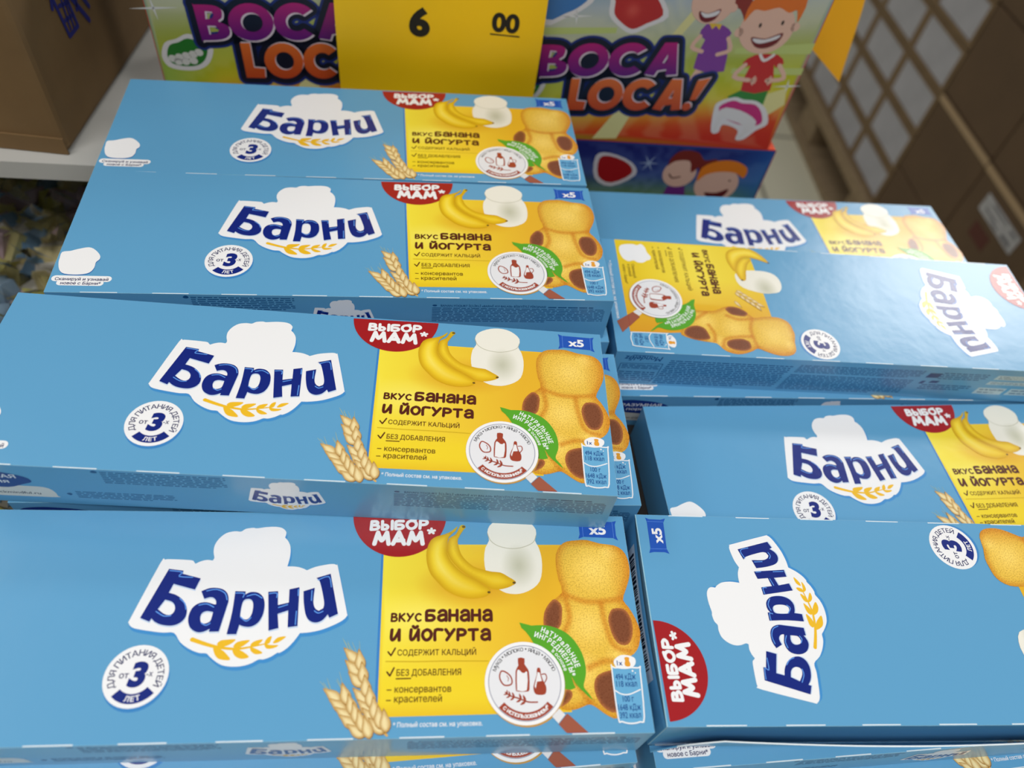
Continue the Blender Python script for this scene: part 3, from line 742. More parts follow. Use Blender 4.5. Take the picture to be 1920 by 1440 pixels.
def side_b(a):
    ink = (16, 72, 130)
    a.text('Mondelēz', 20.6, 2.6, 2.9, ink, 1, 16.2, .02, rot=180, slant=.25)
    a.stroke([(7.5, 2.0), (15.8, 2.1)], .45, ink, 1)
    a.stroke([(3.2, 7.6), (21.6, 7.0), (20.8, 15), (18.5, 20.0), (2.4, 20.4)], .3, ink, 1, True)
    small_print(a, 4, 21, 8.0, 11, 3, ink, 11); small_print(a, 3.5, 19.5, 12.5, 19.2, 5, ink, 12)
    small_print(a, 24.5, 79.5, 4.0, 20.5, 13, ink, 13, -.28); small_print(a, 82.5, 141, 3.0, 8.4, 6, ink, 14, -.28); small_print(a, 80.5, 138.5, 9.6, 20.5, 10, ink, 15, -.28)
    small_print(a, 150, 172, 3.5, 8.5, 4, ink, 16, -.28); small_print(a, 144, 168, 12, 16, 3, ink, 17, -.28)
    for u, v, w, h in ((143.5, 4.4, 6, 3.2), (142.5, 10, 2, 2), (147, 9.6, 4, 1.6)): a.fill([(u, v), (u + w, v), (u + w - 1, v + h), (u - 1, v + h)], ink, 1)
    for u, v, w, h in ((176, 4, 28, 3), (174.5, 8.2, 29, 2.4), (172, 13, 14, 4.5), (188, 13, 16, 4.5)): a.fill([(u, v), (u + w, v), (u + w - 1, v + h), (u - 1, v + h)], (176, 206, 218), 1); small_print(a, u + 1, u + w - 1, v + .4, v + h - .3, 2, ink, int(u))

def barcode(a):
    def strip(x, w, y0, y1, col, lay):
        nu, nv = max(1, int(w / 1.5)), 6
        P = [(x + w * i / nu, y0 + (y1 - y0) * j / nv) for j in range(nv + 1) for i in range(nu + 1)]
        a.raw(P, [(j * (nu + 1) + i, j * (nu + 1) + i + 1, (j + 1) * (nu + 1) + i + 1, (j + 1) * (nu + 1) + i) for j in range(nv) for i in range(nu)], col, lay)
    strip(10, 46, 2.5, 17.5, (206, 214, 222), 5)
    r = random.Random(9); x = 13.0
    while x < 53:
        w = r.choice((.35, .35, .7, 1.05)); strip(x, w, 3.6, 15.6, (22, 26, 40), 9); x += w + r.choice((.4, .4, .8))

L2, W2, DD = BL / 2000, BH / 2000, BD / 1000
def panel_top(u, v, h): return ((u / 1000 - L2), (W2 - v / 1000), DD + h)
EPS = 8e-5   # the wrapped sides sit just proud of the face's cut edge
def panel_front(u, v, h): return ((u / 1000 - L2), -W2 - h - EPS, DD - EPS - v / 1000)
def panel_rear(u, v, h): return (L2 - u / 1000, W2 + h + EPS, DD - EPS - v / 1000)
def bulge(u, v): return .0026 * math.sin(math.pi * min(1, max(0, u / BH))) ** .7 * math.sin(math.pi * min(1, max(0.04, v / BD)) * .5 + .5)
def panel_left(u, v, h): return (-L2 - h - EPS, W2 - u / 1000, DD - EPS - v / 1000)
def panel_right(u, v, h): return (L2 + h + EPS, -W2 + u / 1000, DD - EPS - v / 1000)
def panel_right_out(u, v, h): return (L2 + h + .0004 + bulge(u, v), -W2 + u / 1000, DD - v / 1000)
def panel_bottom(u, v, h): return ((u / 1000 - L2), -(W2 - v / 1000), -h)

def board(a, w, h, thick=.45, grid=1, edge=None):
    """the bare blue carton board under the artwork, with its cut edge"""
    nx, ny = (max(1, int(w / 2)), max(1, int(h / 2))) if grid > 1 else (1, 1)
    P = [(w * i / nx, h * j / ny) for j in range(ny + 1) for i in range(nx + 1)]
    F = [(j * (nx + 1) + i, j * (nx + 1) + i + 1, (j + 1) * (nx + 1) + i + 1, (j + 1) * (nx + 1) + i) for j in range(ny) for i in range(nx)]
    a.raw(P, F, BLUE, 0)
    n = len(a.v); c = [(0, 0), (w, 0), (w, h), (0, h)]
    for lay in (0, -thick / 1000 / STEP):
        for p in c: a.v.append(a.place(p[0], p[1], lay * STEP)); a.c.append((*lin(edge or (150, 196, 216)), 1))
    for i in range(4):
        j = (i + 1) % 4; a.f.append((n + j, n + i, n + 4 + i, n + 4 + j)); a.m.append(0)
    a.f.append((n + 4, n + 5, n + 6, n + 7)); a.m.append(0)

def make_panel(place, w, h, draw, name, grid=1):
    a = Art(place); board(a, w, h, grid=grid)
    if draw: draw(a)
    o = a.build(name, [INK, INKS]); COL.objects.unlink(o); return o

PANELS = {
 'a': [make_panel(panel_top, BL, BH, face_a, 'front_panel'), make_panel(panel_front, BL, BD, side_a, 'long_side_panel')],
 'b': [make_panel(panel_top, BL, BH, face_b, 'back_panel'), make_panel(panel_front, BL, BD, side_b, 'long_side_panel')],
}
COMMON = [make_panel(panel_rear, BL, BD, None, 'long_side_panel'), make_panel(panel_left, BH, BD, None, 'end_flap'), make_panel(panel_right, BH, BD, None, 'end_flap'), make_panel(panel_bottom, BL, BH, None, 'base_panel')]

BOXES = {}
def biscuit_box(key, loc, quat, kind, label, turn=False):
    e = empty('biscuit_box', loc)
    e.rotation_mode = 'QUATERNION'
    q = Quaternion(quat)
    if turn: q = q @ Quaternion((0, 0, 1), math.pi)
    e.rotation_quaternion = q
    tag(e, label, 'biscuit box', 'blue biscuit boxes stacked on the display')
    for p in PANELS[kind] + COMMON:
        c = p.copy(); COL.objects.link(c); c.parent = e
    BOXES[key] = e
    return e

biscuit_box('L1', (-0.04981, 0.0766, 0.84999), (0.99547, 0.00023, -0.0028, 0.09505), 'a', 'blue biscuit box nearest the camera at bottom left, lying fully in view')
biscuit_box('L2', (-0.0689, 0.1439, 0.87234), (0.99702, -0.00491, 0.00102, 0.07692), 'a', 'blue biscuit box set askew, lying across the back of the nearest left box')
biscuit_box('L3', (-0.07644, 0.22399, 0.87234), (0.99321, 0.00235, -0.00101, 0.11634), 'a', 'blue biscuit box second from the back of the left column')
biscuit_box('L4', (-0.09335, 0.29301, 0.87244), (0.99307, 0.00048, -0.00543, 0.11737), 'a', 'blue biscuit box rearmost of the left column, before the yellow price sheet')
biscuit_box('M2', (-0.0566, 0.15063, 0.84985), (0.99487, -0.00023, 0.00033, 0.10116), 'a', 'blue biscuit box under the askew one, only its right edge strip showing')
biscuit_box('M3', (-0.0733, 0.2240, 0.84985), (0.99396, 0, 0, 0.10973), 'a', 'blue biscuit box hidden beneath the second rearmost box of the left column')
biscuit_box('N1', (-0.0498, 0.06765, 0.82763), (0.99276, 0, 0, 0.12009), 'a', 'blue biscuit box under the nearest left box, only its lower strip showing')
biscuit_box('R1', (0.1311, 0.33263, 0.82644), (0.99341, -0.00024, 0.00176, 0.11464), 'a', 'blue biscuit box rearmost of the right column, just below the dark game box')
biscuit_box('Q2', (0.1397, 0.2602, 0.8264), (0.99424, 0, 0, 0.10716), 'a', 'blue biscuit box under the turned one, only a narrow front strip showing')
biscuit_box('R3', (0.16796, 0.19079, 0.82644), (0.99283, 0.0003, 0.0020, 0.11925), 'a', 'blue biscuit box in the middle of the right column, logo reading upright')
biscuit_box('S4', (0.16113, 0.11584, 0.82638), (0.99306, 0, 0, 0.11757), 'a', 'blue biscuit box under the bottom right one, its strip slanting up rightward')
biscuit_box('S5', (0.15973, 0.10949, 0.804), (0.99116, 0, 0, 0.13271), 'a', 'blue biscuit box lowest in the bottom right corner, only wheat showing')
biscuit_box('R2', (0.13838, 0.26295, 0.84879), (0.99618, 0.00127, -0.00267, 0.08732), 'b', 'blue biscuit box turned so its lettering reads downward, yellow panel at left')
r4 = biscuit_box('R4', (0.16125, 0.11758, 0.84879), (0.99605, -0.003, 0.00105, 0.08871), 'b', 'blue biscuit box at bottom right, lettering reading upward beside red half disc', True)

# the bottom right box has a bulging barcode flap and a side panel that has come unglued
a = Art(panel_right_out); board(a, BH, BD, .3, 2)
_bar = Art(panel_right_out)
barcode(a)
o = a.build('end_flap', [INK, INKS], r4); o['label'] = 'bulging end flap with a barcode'
def loose(u, v, h):
    k = min(1, max(0, (u - 2) / 16)) ** .5
    z = .0005 + (1 - v) * (.0175 * k + .0006)
    return (L2 - u / 1000, W2 + .0008 + h + .0045 * (1 - v) * (0.4 + .6 * math.sin(math.pi * min(1, u / 165))), z)
a = Art(loose)
nx = 44; P = [(165 * i / nx, j / 4) for j in range(5) for i in range(nx + 1)]
a.raw(P, [(j * (nx + 1) + i, j * (nx + 1) + i + 1, (j + 1) * (nx + 1) + i + 1, (j + 1) * (nx + 1) + i) for j in range(4) for i in range(nx)], BLUE, 0)
a.stroke([(u, .0) for u in range(6, 165, 3)], .02, (225, 235, 238), 1)
o = a.build('loose_glue_flap', [INK, INKS], r4)
m = o.modifiers.new('board', 'SOLIDIFY'); m.thickness = .0004
# ---------------------------------------------------------------- display stand under the biscuit boxes (table frame turned 12.5 degrees)
TY = math.radians(12.5)
EX = Vector((math.cos(TY), math.sin(TY), 0)); EY = Vector((-math.sin(TY), math.cos(TY), 0))
TM = Matrix(((EX.x, EY.x, 0, 0), (EX.y, EY.y, 0, 0), (0, 0, 1, 0), (0, 0, 0, 1)))
kraft_dark = plain('dark_kraft', (40, 34, 30), 0.8, .15, 60)
for u0, u1, v0, v1, z, lab in ((-.128, .066, .044, .1165, .8274, 'under the foremost left boxes'), (-.118, .078, .1215, .2725, .8497, 'under the middle of the left column'), (-.126, .07, .2745, .306, .8720, 'under the rearmost left box'),
                               (.096, .296, .119, .333, .8262, 'under the right column'), (.086, .276, .045, .1165, .8038, 'under the lowest bottom right box'), (.06, .205, .3655, .432, .7545, 'under the dark blue game box')):
    e = empty('display_riser', tuple(TM @ Vector(((u0 + u1) / 2, (v0 + v1) / 2, 0))), TY); h, k = (u1 - u0) / 2, (v1 - v0) / 2
    MB().box(-h, h, -k, k, 0, z - .012).build('plinth', kraft_dark, e)
    MB().box(-h - .001, h + .001, -k - .001, k + .001, z - .012, z).build('lid', kraft_dark, e)
    tag(e, 'dark cardboard display riser ' + lab, 'display stand', 'dark risers under the display')

# ---------------------------------------------------------------- game boxes
GW, GH, GD = 168.0, 101.0, 60.0
def game_letters(a):
    navy = (12, 14, 40); blue = (30, 48, 130)
    rows = (('BOCA', 22.6, 36.6, 17.6, 76.5, .088, (190, 22, 124), (104, 16, 128), (.75, .65)),
            ('LOCA!', 41.0, 18.4, 18.0, 77.0, .066, (238, 118, 46), (204, 76, 28), (.45, -.6)))
    for t, x, y, h, w, rise, c0, c1, sh in rows:
        tot = sum(FAT[c][0] for c in t); k = w / tot; px = 0
        for c in t:
            for g in ((c, '.') if c == '!' else (c,)):
                adv, o, holes = FAT[g]
                M = lambda p, dx=0, dy=0: [(x + (px + a_) * k + dx, -(y + b_ * h + (px + a_) * k * rise) + dy) for a_, b_ in p]
                P = M(o)
                a.solid(P, [], 4.1, blue, 6); a.solid(P, [], 2.9, navy, 7)
                Q = M(o, *sh); a.solid(Q, [M(q, *sh) for q in holes], 0, (238, 224, 236), 8)
                a.solid(P, [M(q) for q in holes], 0, c0, 9, lambda u, v: mix(c0, c1, (-v - y - (u - x) * rise) / h * -1 + 1))
            px += FAT[c][0]
    a.fill(up([(38, 36), (100, 41), (100, 46), (40, 42)]), navy, 7)

def up(p): return [(x, -y) for x, y in p]

def game_front(a):
    cols = [(0, (214, 50, 28)), (9, (222, 76, 26)), (17, (232, 150, 32)), (25, (218, 204, 40)), (38, (186, 198, 40)), (50, (176, 190, 84)), (64, (196, 202, 168)), (80, (188, 200, 208)), (101, (86, 146, 200))]
    def sky(x, y):
        y = -y; y -= (x - 84) * .15
        if x < 84: y = max(y, y + (84 - x) * .0) 
        for (a0, c0), (a1, c1) in zip(cols, cols[1:]):
            if y <= a1: return mix(c0, c1, (y - a0) / (a1 - a0))
        return cols[-1][1]
    def bg(x, y):
        c = sky(x, y)
        if x < 30 and -y < 28: c = mix(c, (120, 176, 40), (30 - x) / 34)
        ang = math.degrees(math.atan2(-y - 60, x - 96))
        if int((ang + 360) / 11) % 2 == 0: c = mix(c, (238, 236, 196), .22)
        return c
    a.paint(up([(0.4, .4), (GW - .4, .4), (GW - .4, GH - .4), (0.4, GH - .4)]), bg, 1, 3.4)
    for p in ([(72, 23), (81, 24), (74, 2), (60, 1)], [(150, 34), (163, 40), (166, 30), (156, 20)], [(86, 58), (92, 60), (104, 82), (100, 84)]): a.fill(up(p), (232, 226, 160), 2)
    for p in ([(126, 60), (168, 66), (168, 60), (126, 57)], [(128, 49), (168, 52), (168, 48), (128, 46)], [(8, 62), (60, 66), (60, 63), (8, 58)]): a.fill(up(p), (198, 214, 130), 2)
    for x, y, s in ((4, 51, 7), (163, 41, 5), (38, 70, 5)):
        for t in range(4): a.stroke(up([(x, y), (x + s * (1.6 if t % 2 == 0 else .6) * math.cos(t * 1.57 + .2), y + s * math.sin(t * 1.57 + .2) * .8)]), 1.1, (238, 240, 242), 3, w1=.1)
    w = (236, 234, 238)
    # green slime teeth, blue teeth, red lips, fangs
    o = smooth(up([(-1 + 3, 27), (5, 34), (11, 36.5), (17, 39.5), (24, 37.5), (28, 33.5), (25, 25.5), (19, 21), (11, 20), (4, 21.5)]), 3)
    a.fill(o, w, 3); c = (14.5, -29.5); a.fill([(c[0] + (x - c[0]) * .78, c[1] + (y - c[1]) * .76) for x, y in o], (40, 128, 44), 4)
    for i, (x, y) in enumerate(((7, 26), (10.5, 27), (14, 28), (17.5, 29), (20.5, 30.2), (13, 24.8), (17, 25.6), (9.5, 24.6))): a.disc(x, -y, 2.1, (226, 228, 226), 5, ry=1.9, n=14)
    o = smooth(up([(12, 80), (22, 64.5), (33, 69), (40, 73), (46, 80), (44, 92), (14, 94)]), 3)
    a.fill(o, w, 3); c = (28, -80); a.fill([(c[0] + (x - c[0]) * .82, c[1] + (y - c[1]) * .82) for x, y in o], (64, 128, 200), 4)
    for i in range(5): a.disc(20 + i * 4.6, -81 - i * .6, 2.7, w, 5, ry=2.6, n=16)
    o = smooth(up([(51.5, 84), (53.5, 79.3), (54.5, 72.0), (60, 67), (68, 63.4), (76, 67.5), (85, 73.5), (79, 83), (70, 90), (60, 90)]), 3)
    a.fill(o, w, 3); c = (68, -77); q = [(c[0] + (x - c[0]) * .82, c[1] + (y - c[1]) * .82) for x, y in o]
    a.paint(q, lambda x, y: mix((196, 44, 44), (226, 92, 80), max(0, 1 - math.hypot(x - 66, y + 75) / 5)), 4, 2.0)
    o = smooth(up([(126, 24.3), (127.2, 29), (135.4, 32.6), (141.2, 31.4), (149.1, 31), (156.5, 26.3), (161, 17.5), (155.6, 12.6), (150.4, 6.4), (145.4, 6.0), (144.6, 12.2), (134.6, 15.2), (133.6, 10), (129, 10.2)]), 3)
    a.fill(o, w, 6)
    a.fill(smooth(up([(128.5, 26), (135, 30.4), (141, 29.2), (149, 28.8), (154.6, 24), (157, 17.5), (150, 15), (140, 17), (133, 20)]), 3), (206, 44, 128), 7)
    a.fill(smooth(up([(129.8, 24.5), (137, 25.6), (146, 23.2), (153.6, 18.6), (153, 14.2), (148.4, 7.6), (146.6, 8), (147.6, 14.8), (138, 18), (132.6, 18.4), (131.8, 11.6), (130, 11.8)]), 2), (232, 230, 232), 8)
    # laughing girl in violet, laughing boy in red
    skin = (240, 196, 176)
    a.fill(up([(108, 47), (112, 47), (108, 38), (105, 38)]), skin, 4); a.fill(up([(117, 47), (120, 47), (118, 39), (115, 39)]), skin, 4)
    a.fill(smooth(up([(105.9, 71.5), (115.3, 71.4), (120.9, 67.7), (119.6, 64.3), (124.0, 47.0), (106.4, 47.5), (107.8, 63.3), (103.9, 64.7)]), 2), (136, 66, 164), 5)
    a.fill(up([(107.2, 72), (109.6, 69), (111.2, 71), (113.6, 69), (114, 72)]), (236, 196, 60), 6)
    for s in (smooth(up([(104.6, 65), (102, 59), (108, 57)]), 3, False), smooth(up([(120, 65), (123, 59), (117, 56)]), 3, False)): a.stroke(s, 2.2, skin, 6)
    a.fill(smooth(up([(112, 83), (121, 80), (126, 72), (123.5, 71), (130, 66), (128, 76), (124, 88), (112, 94), (98, 92)]), 3), (148, 52, 42), 4)
    a.disc(106, -82, 11.2, skin, 5, ry=10.6, rot=.2); a.disc(117, -80.5, 2.2, skin, 6)
    a.fill(smooth(up([(96, 84), (98, 92), (108, 95), (118, 91), (118.5, 84), (113, 89), (103, 90)]), 3), (148, 52, 42), 6)
    a.fill(smooth(up([(100.2, 77.6), (105, 76.8), (111, 79.6), (109.6, 74.4), (105.4, 72.2), (101.6, 73.6)]), 3), (120, 28, 34), 6)
    a.fill(smooth(up([(101, 77.2), (105, 76.6), (110.4, 78.8), (109.6, 76.2), (104, 74.6)]), 3), w, 7)
    a.fill(up([(137.4, 36.8), (153.2, 37.9), (153.5, 29), (146.5, 29), (144.9, 31.5), (139, 28), (131.0, 32.5)]), (52, 140, 60), 4)
    a.fill(smooth(up([(138.0, 57.4), (150.2, 58.4), (155.5, 54.0), (152, 51.2), (150.4, 52.4), (154.1, 38.0), (137.4, 36.6), (137.4, 51.0), (135.6, 50.2), (132.6, 52.6)]), 2), (206, 44, 48), 5)
    a.stroke(smooth(up([(140.6, 57.6), (144, 54.6), (148, 58)]), 3, False), 1.6, (240, 236, 236), 6)
    for s in (smooth(up([(134.4, 51.5), (130.5, 44.5), (139.5, 43)]), 3, False), smooth(up([(153.6, 52.5), (159, 45.5), (150, 43.5)]), 3, False)): a.stroke(s, 2.4, skin, 6)
    for x, y in ((141, 43), (150, 43.6)):
        for t in range(5): a.stroke(up([(x, y), (x + 2.8 * math.cos(t * .5 - 1), y + 2.8 * math.sin(t * .5 - 1))]), .9, skin, 7)
    a.disc(138.6, -71.5, 14.6, skin, 5, ry=13.4, rot=.12); a.disc(124.4, -68.4, 2.4, skin, 5); a.disc(153.4, -73.6, 2.4, skin, 5)
    a.fill(smooth(up([(125, 74), (125.5, 84), (133, 91), (145, 92), (154, 88), (153.6, 76), (150.8, 82), (147, 80.4), (141, 82.6), (134, 80.4), (128.4, 80.4)]), 3), (238, 122, 42), 6)
    for x, y in ((134.4, 73.0), (145.8, 75.2)): a.disc(x, -y, .75, (40, 24, 24), 6, ry=1.25, n=14)
    a.fill(smooth(up([(132.0, 66.6), (140, 66.4), (148.2, 70.2), (147.0, 64.4), (141.4, 61.2), (135.6, 61.8)]), 3), (118, 28, 34), 6)
    a.fill(smooth(up([(133.2, 66.0), (140, 65.9), (147, 69.0), (146, 66.6), (139, 63.8), (135, 64.0)]), 3), w, 7)
    game_letters(a)

def game_back(a):
    def bg(x, y):
        y = -y; t = (101 - y) / 40
        c = mix((26, 30, 110), (92, 140, 200), t * (.35 + x / 220)); c = mix(c, (110, 150, 60), max(0, (t - .55) * 2.0))
        if x > 140: c = mix(c, (40, 110, 190), (x - 140) / 40)
        ang = math.degrees(math.atan2(y - 78, x - 100))
        if int((ang + 360) / 12) % 2 == 0: c = mix(c, (150, 180, 220), .18)
        return c
    a.paint(up([(0.4, .4), (GW - .4, .4), (GW - .4, GH - .4), (0.4, GH - .4)]), bg, 1, 3.4)
    w = (214, 212, 220); skin = (232, 190, 172)
    D = 101.3
    o = smooth(up([(66.6 - 8, D - 11), (74.5 - 8, D - 8.4), (89.4 - 8, D - 14), (94 - 8, D - 23), (80.4 - 8, D - 32), (69 - 8, D - 26.5)]), 3)
    a.fill(o, w, 3); c = (71.6, -(D - 19)); a.fill([(c[0] + (x - c[0]) * .8, c[1] + (y - c[1]) * .8) for x, y in o], (168, 24, 30), 4)
    for x, y, s in ((92, D - 14, 6),):
        for t in range(6): a.stroke(up([(x, y), (x + s * math.cos(t * 1.05), y + s * math.sin(t * 1.05))]), 1.0, (168, 190, 226), 3, w1=.1)
    ox = -6
    a.fill(smooth(up([(105, D - 14), (107, D - 6), (113, D - 3.6), (121, D - 5), (126, D - 10), (133, D - 8.6), (135, D - 13), (131, D - 17), (126, D - 20), (122, D - 14)]), 3), (130, 44, 36), 4)
    a.disc(113, -(D - 20), 10.5, skin, 5, ry=10, rot=.2)
    a.fill(smooth(up([(104, D - 15), (107, D - 6.4), (114, D - 4), (121, D - 6), (124, D - 13), (120, D - 19), (117, D - 11), (108, D - 11.5)]), 3), (130, 44, 36), 6)
    a.stroke(smooth(up([(106.8, D - 21), (109.4, D - 23.6), (114, D - 22.4)]), 4, False), .9, (70, 24, 24), 6)
    a.fill(up([(108, D - 30), (119, D - 29), (123, D - 42), (106, D - 42)]), (110, 44, 130), 4)
    a.disc(139, -(D - 27), 14, skin, 7, ry=13, rot=.1)
    a.fill(smooth(up([(125.6, D - 25), (126, D - 15), (135, D - 9.6), (146, D - 9.4), (154.6, D - 14), (154.6, D - 21), (148, D - 17.6), (138, D - 17.4), (130, D - 20)]), 3), (240, 134, 36), 8)
    a.disc(146.5, -(D - 23.5), .7, (40, 24, 24), 8, n=12)
    a.fill(smooth(up([(133, D - 33.4), (141, D - 33), (148, D - 29.6), (146, D - 36), (139, D - 38)]), 3), (100, 26, 30), 8)

def game_box(front, u_left, z, label, side):
    e = empty('game_box', (0, 0, 0))
    base = TM @ Vector((.2048 + u_left / 1000 + GW / 2000, .3694 + GD / 2000, 0)); base.z = z
    e.location = base; e.rotation_euler = (0, 0, TY)
    a = Art(lambda u, v, h: (u / 1000 - GW / 2000, -GD / 2000 - h, -v / 1000))
    a.fill([(0, 0), (GW, 0), (GW, -GH), (0, -GH)], (200, 60, 40), 0)
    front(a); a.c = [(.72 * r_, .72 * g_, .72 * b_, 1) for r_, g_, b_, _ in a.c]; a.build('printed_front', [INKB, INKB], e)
    m = MB().box(-GW / 2000, GW / 2000, -GD / 2000 + .0002, GD / 2000, 0, GH / 1000 - .0006)
    m.build('carton', side, e, bevel=.0006)
    m = MB().box(-GW / 2000 + .0006, GW / 2000 - .0006, -GD / 2000 + .0008, GD / 2000 - .0006, GH / 1000 - .0006, GH / 1000)
    m.build('top_flap', game_red, e)
    return tag(e, label, 'game box', 'children\'s game boxes behind the biscuits')

game_red = plain('red_orange_board', (232, 82, 50), .4); game_side = plain('dark_side_board', (26, 34, 40), .4); game_side2 = plain('deep_green_side_board', (14, 40, 34), .4)
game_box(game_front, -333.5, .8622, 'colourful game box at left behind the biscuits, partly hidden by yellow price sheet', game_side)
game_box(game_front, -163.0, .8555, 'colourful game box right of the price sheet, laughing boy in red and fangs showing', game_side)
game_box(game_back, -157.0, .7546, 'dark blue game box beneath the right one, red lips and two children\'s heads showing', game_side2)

# ---------------------------------------------------------------- yellow price sheet in front of the game boxes
def sheet_panel(u, v, h):
    w = .0014 * math.sin(u / 17.0 + v / 31.0) + .001 * math.sin(v / 13.0 + 1)
    p = TM @ Vector((.2048 + (-243.5 + u * (1.0)) / 1000, .3694 - .0075 - w - h, 0))
    return (p.x, p.y, 1.1 - .098 - v / 1000 - .0)
yel_ink = print_mat('yellow_paper', .5)
a = Art(sheet_panel); nx, ny = 60, 80; PW, PH = 101.5, 138.6
P = [(PW * i / nx, PH * j / ny) for j in range(ny + 1) for i in range(nx + 1)]
a.raw(P, [(j * (nx + 1) + i, j * (nx + 1) + i + 1, (j + 1) * (nx + 1) + i + 1, (j + 1) * (nx + 1) + i) for j in range(ny) for i in range(nx)], (238, 192, 2), 0)
a.text('6', 35.2, 88.2, 12.6, (16, 14, 12), 9, 10.2, .05); a.text('00', 75.4, 82.2, 8.6, (16, 14, 12), 9, 13.6, .04)
a.stroke([(75.2, 84.0), (89.4, 84.2)], .6, (16, 14, 12), 9)
for p in ([(11.5, 122.5), (40.5, 122.9), (40.5, 137), (11.5, 137)],): a.stroke(p, 1.0, (24, 22, 14), 9, True)
for i in range(18): a.fill([(15 + i * 1.3, 125.5), (15.5 + i * 1.3 + .3 * (i % 3), 125.5), (15.5 + i * 1.3 + .3 * (i % 3), 135.5), (15 + i * 1.3, 135.5)], (20, 20, 14), 9)
sh = a.build('price_sheet', [yel_ink, yel_ink])
m = sh.modifiers.new('paper', 'SOLIDIFY'); m.thickness = .0002; m.offset = -1
tag(sh, 'yellow paper price sheet with black 6 00 standing in front of the game boxes', 'price sheet')

a = Art(lambda u, v, h: tuple((TM @ Vector((.2048 + u / 1000, .3694 + .05 - h, 0)))[:2]) + (1.1 - v / 1000,))
pp = [(6, 120), (40, 118), (46, 150), (53, 182), (60.3, 225.8), (31.3, 205.2), (8, 190)]
a.fill(pp, (246, 176, 12), 0)
pn = a.build('paper_tag', [yel_ink, yel_ink])
tag(pn, 'orange yellow paper tag with pointed lower end hanging beside the right game box', 'paper tag')

# ---------------------------------------------------------------- white shelf, shipping carton and sweets bag at left
white_metal = plain('white_metal', (186, 186, 182), .35, .04, 20)
dark_metal = plain('dark_back_panel', (44, 40, 38), .6)
def shelf_part(name, label, pieces, z):
    e = empty(name, tuple(TM @ Vector((-.45, .55, 0))) [:2] + (z,), TY)
    for n, mt, q in pieces: MB().box(*q[:4], q[4] - z, q[5] - z).build(n, mt, e)
    return tag(e, label, 'shelf')
shelf_part('metal_shelf', 'white metal shelf at far left carrying the brown shipping carton', (('shelf_board', white_metal, (-.55, .487, -.2335, .35, .856, .862)), ('price_rail', white_metal, (-.55, .487, -.2365, -.2337, .853, .8625))), .853)
shelf_part('metal_shelf', 'lower white metal shelf in the shade under the bag of sweets', (('shelf_board', white_metal, (-.55, .308, -.43, .35, .660, .675)), ('plinth', white_metal, (-.55, .308, -.43, .35, 0, .659))), 0)
shelf_part('metal_shelf', 'unseen upper metal shelf added above the brown carton to shade it', (('shelf_board', white_metal, (-.55, .487, -.06, .35, 1.42, 1.44)), ('price_rail', white_metal, (-.55, .487, -.063, -.0602, 1.40, 1.44))), 1.40)  # added out of view, blocks overhead light to keep the carton dark
shelf_part('shelf_back', 'dark back panel and white uprights standing behind the metal shelves', (('back_panel', dark_metal, (-.55, .487, .352, .36, 0, 1.7)), ('upright', white_metal, (-.55, -.52, .361, .40, 0, 1.7)), ('upright', white_metal, (.45, .48, .361, .40, 0, 1.7))), 0)

kraft = plain('kraft_carton', (118, 93, 61), .75, .12, 26, .15, .3)
kraft_tape2 = plain('dull_kraft_tape', (136, 110, 74), .45, .06, 40)
kraft_tape = plain('kraft_tape', (176, 146, 100), .4, .06, 40)
blue_print = plain('blue_carton_print', (28, 32, 116), .7)
ct = empty('shipping_carton', (-0.2319, 0.2787, .8624), math.radians(97.3))
m = MB(); m.box(0, .30, 0.0, .42, 0, .34)
m.build('carton', kraft, ct, bevel=.003)
# front face is at local x = 0, right face at local y = 0
MB().box(-.0005, 0, .026, .074, 0.02, .30).build('tape', kraft_tape2, ct)
MB().box(-.0012, -.0002, .0, .42, .0, .0085).build('bottom_seam', kraft, ct)
a = Art(lambda u, v, h: (u / 1000, -.0004 - h, -v / 1000)); a.xf = (1, 0, 0, 0, -1, 0)
bp = lambda p, w=2.6: a.stroke(p, w, (28, 32, 116), 1)
bp([(33, 58), (36, 40), (46, 40), (44, 58)], 2.2); bp([(36, 54), (44.5, 52)], 1.8); bp([(37, 47), (44.6, 46)], 1.8); bp([(39.5, 56), (38.8, 42)], 1.4); bp([(42.4, 55), (42.2, 41.5)], 1.4)
bp([(29, 62), (52, 60)], 3.0); bp([(46, 56), (58, 37)], 2.6); bp([(58, 60), (50, 46)], 2.2); bp([(56, 52), (62, 42)], 2.4); bp([(30, 56), (33, 62)], 2.6); bp([(60, 62), (66, 52)], 3.0)
a.build('blue_marking', [blue_print, blue_print], ct)
tag(ct, 'large brown cardboard shipping carton with blue marking on the white shelf at left', 'carton')

film_m = bpy.data.materials.new('clear_film'); film_m.use_nodes = True
nt = film_m.node_tree; nt.nodes.remove(nt.nodes['Principled BSDF'])
tr = nt.nodes.new('ShaderNodeBsdfTransparent'); gl = nt.nodes.new('ShaderNodeBsdfGlossy'); gl.inputs['Roughness'].default_value = .12
ms = nt.nodes.new('ShaderNodeMixShader'); fr = nt.nodes.new('ShaderNodeFresnel'); fr.inputs['IOR'].default_value = 1.5
nt.links.new(fr.outputs[0], ms.inputs[0]); nt.links.new(tr.outputs[0], ms.inputs[1]); nt.links.new(gl.outputs[0], ms.inputs[2])
nt.links.new(ms.outputs[0], nt.nodes['Material Output'].inputs['Surface'])
tr.inputs['Color'].default_value = (.86, .87, .88, 1)
bag = empty('sweets_bag', (-.397, .219, .6752), TY)
rnd = random.Random(21)
pal = [(206, 196, 120), (222, 206, 150), (150, 178, 204), (196, 170, 182), (214, 208, 196), (196, 190, 96), (120, 156, 190), (210, 200, 140)]
cm = [plain('sweet_colour', tuple(min(255, 1.06 * q) for q in c), .6, .08, 50) for c in pal]
V = []; F = []; MI = []
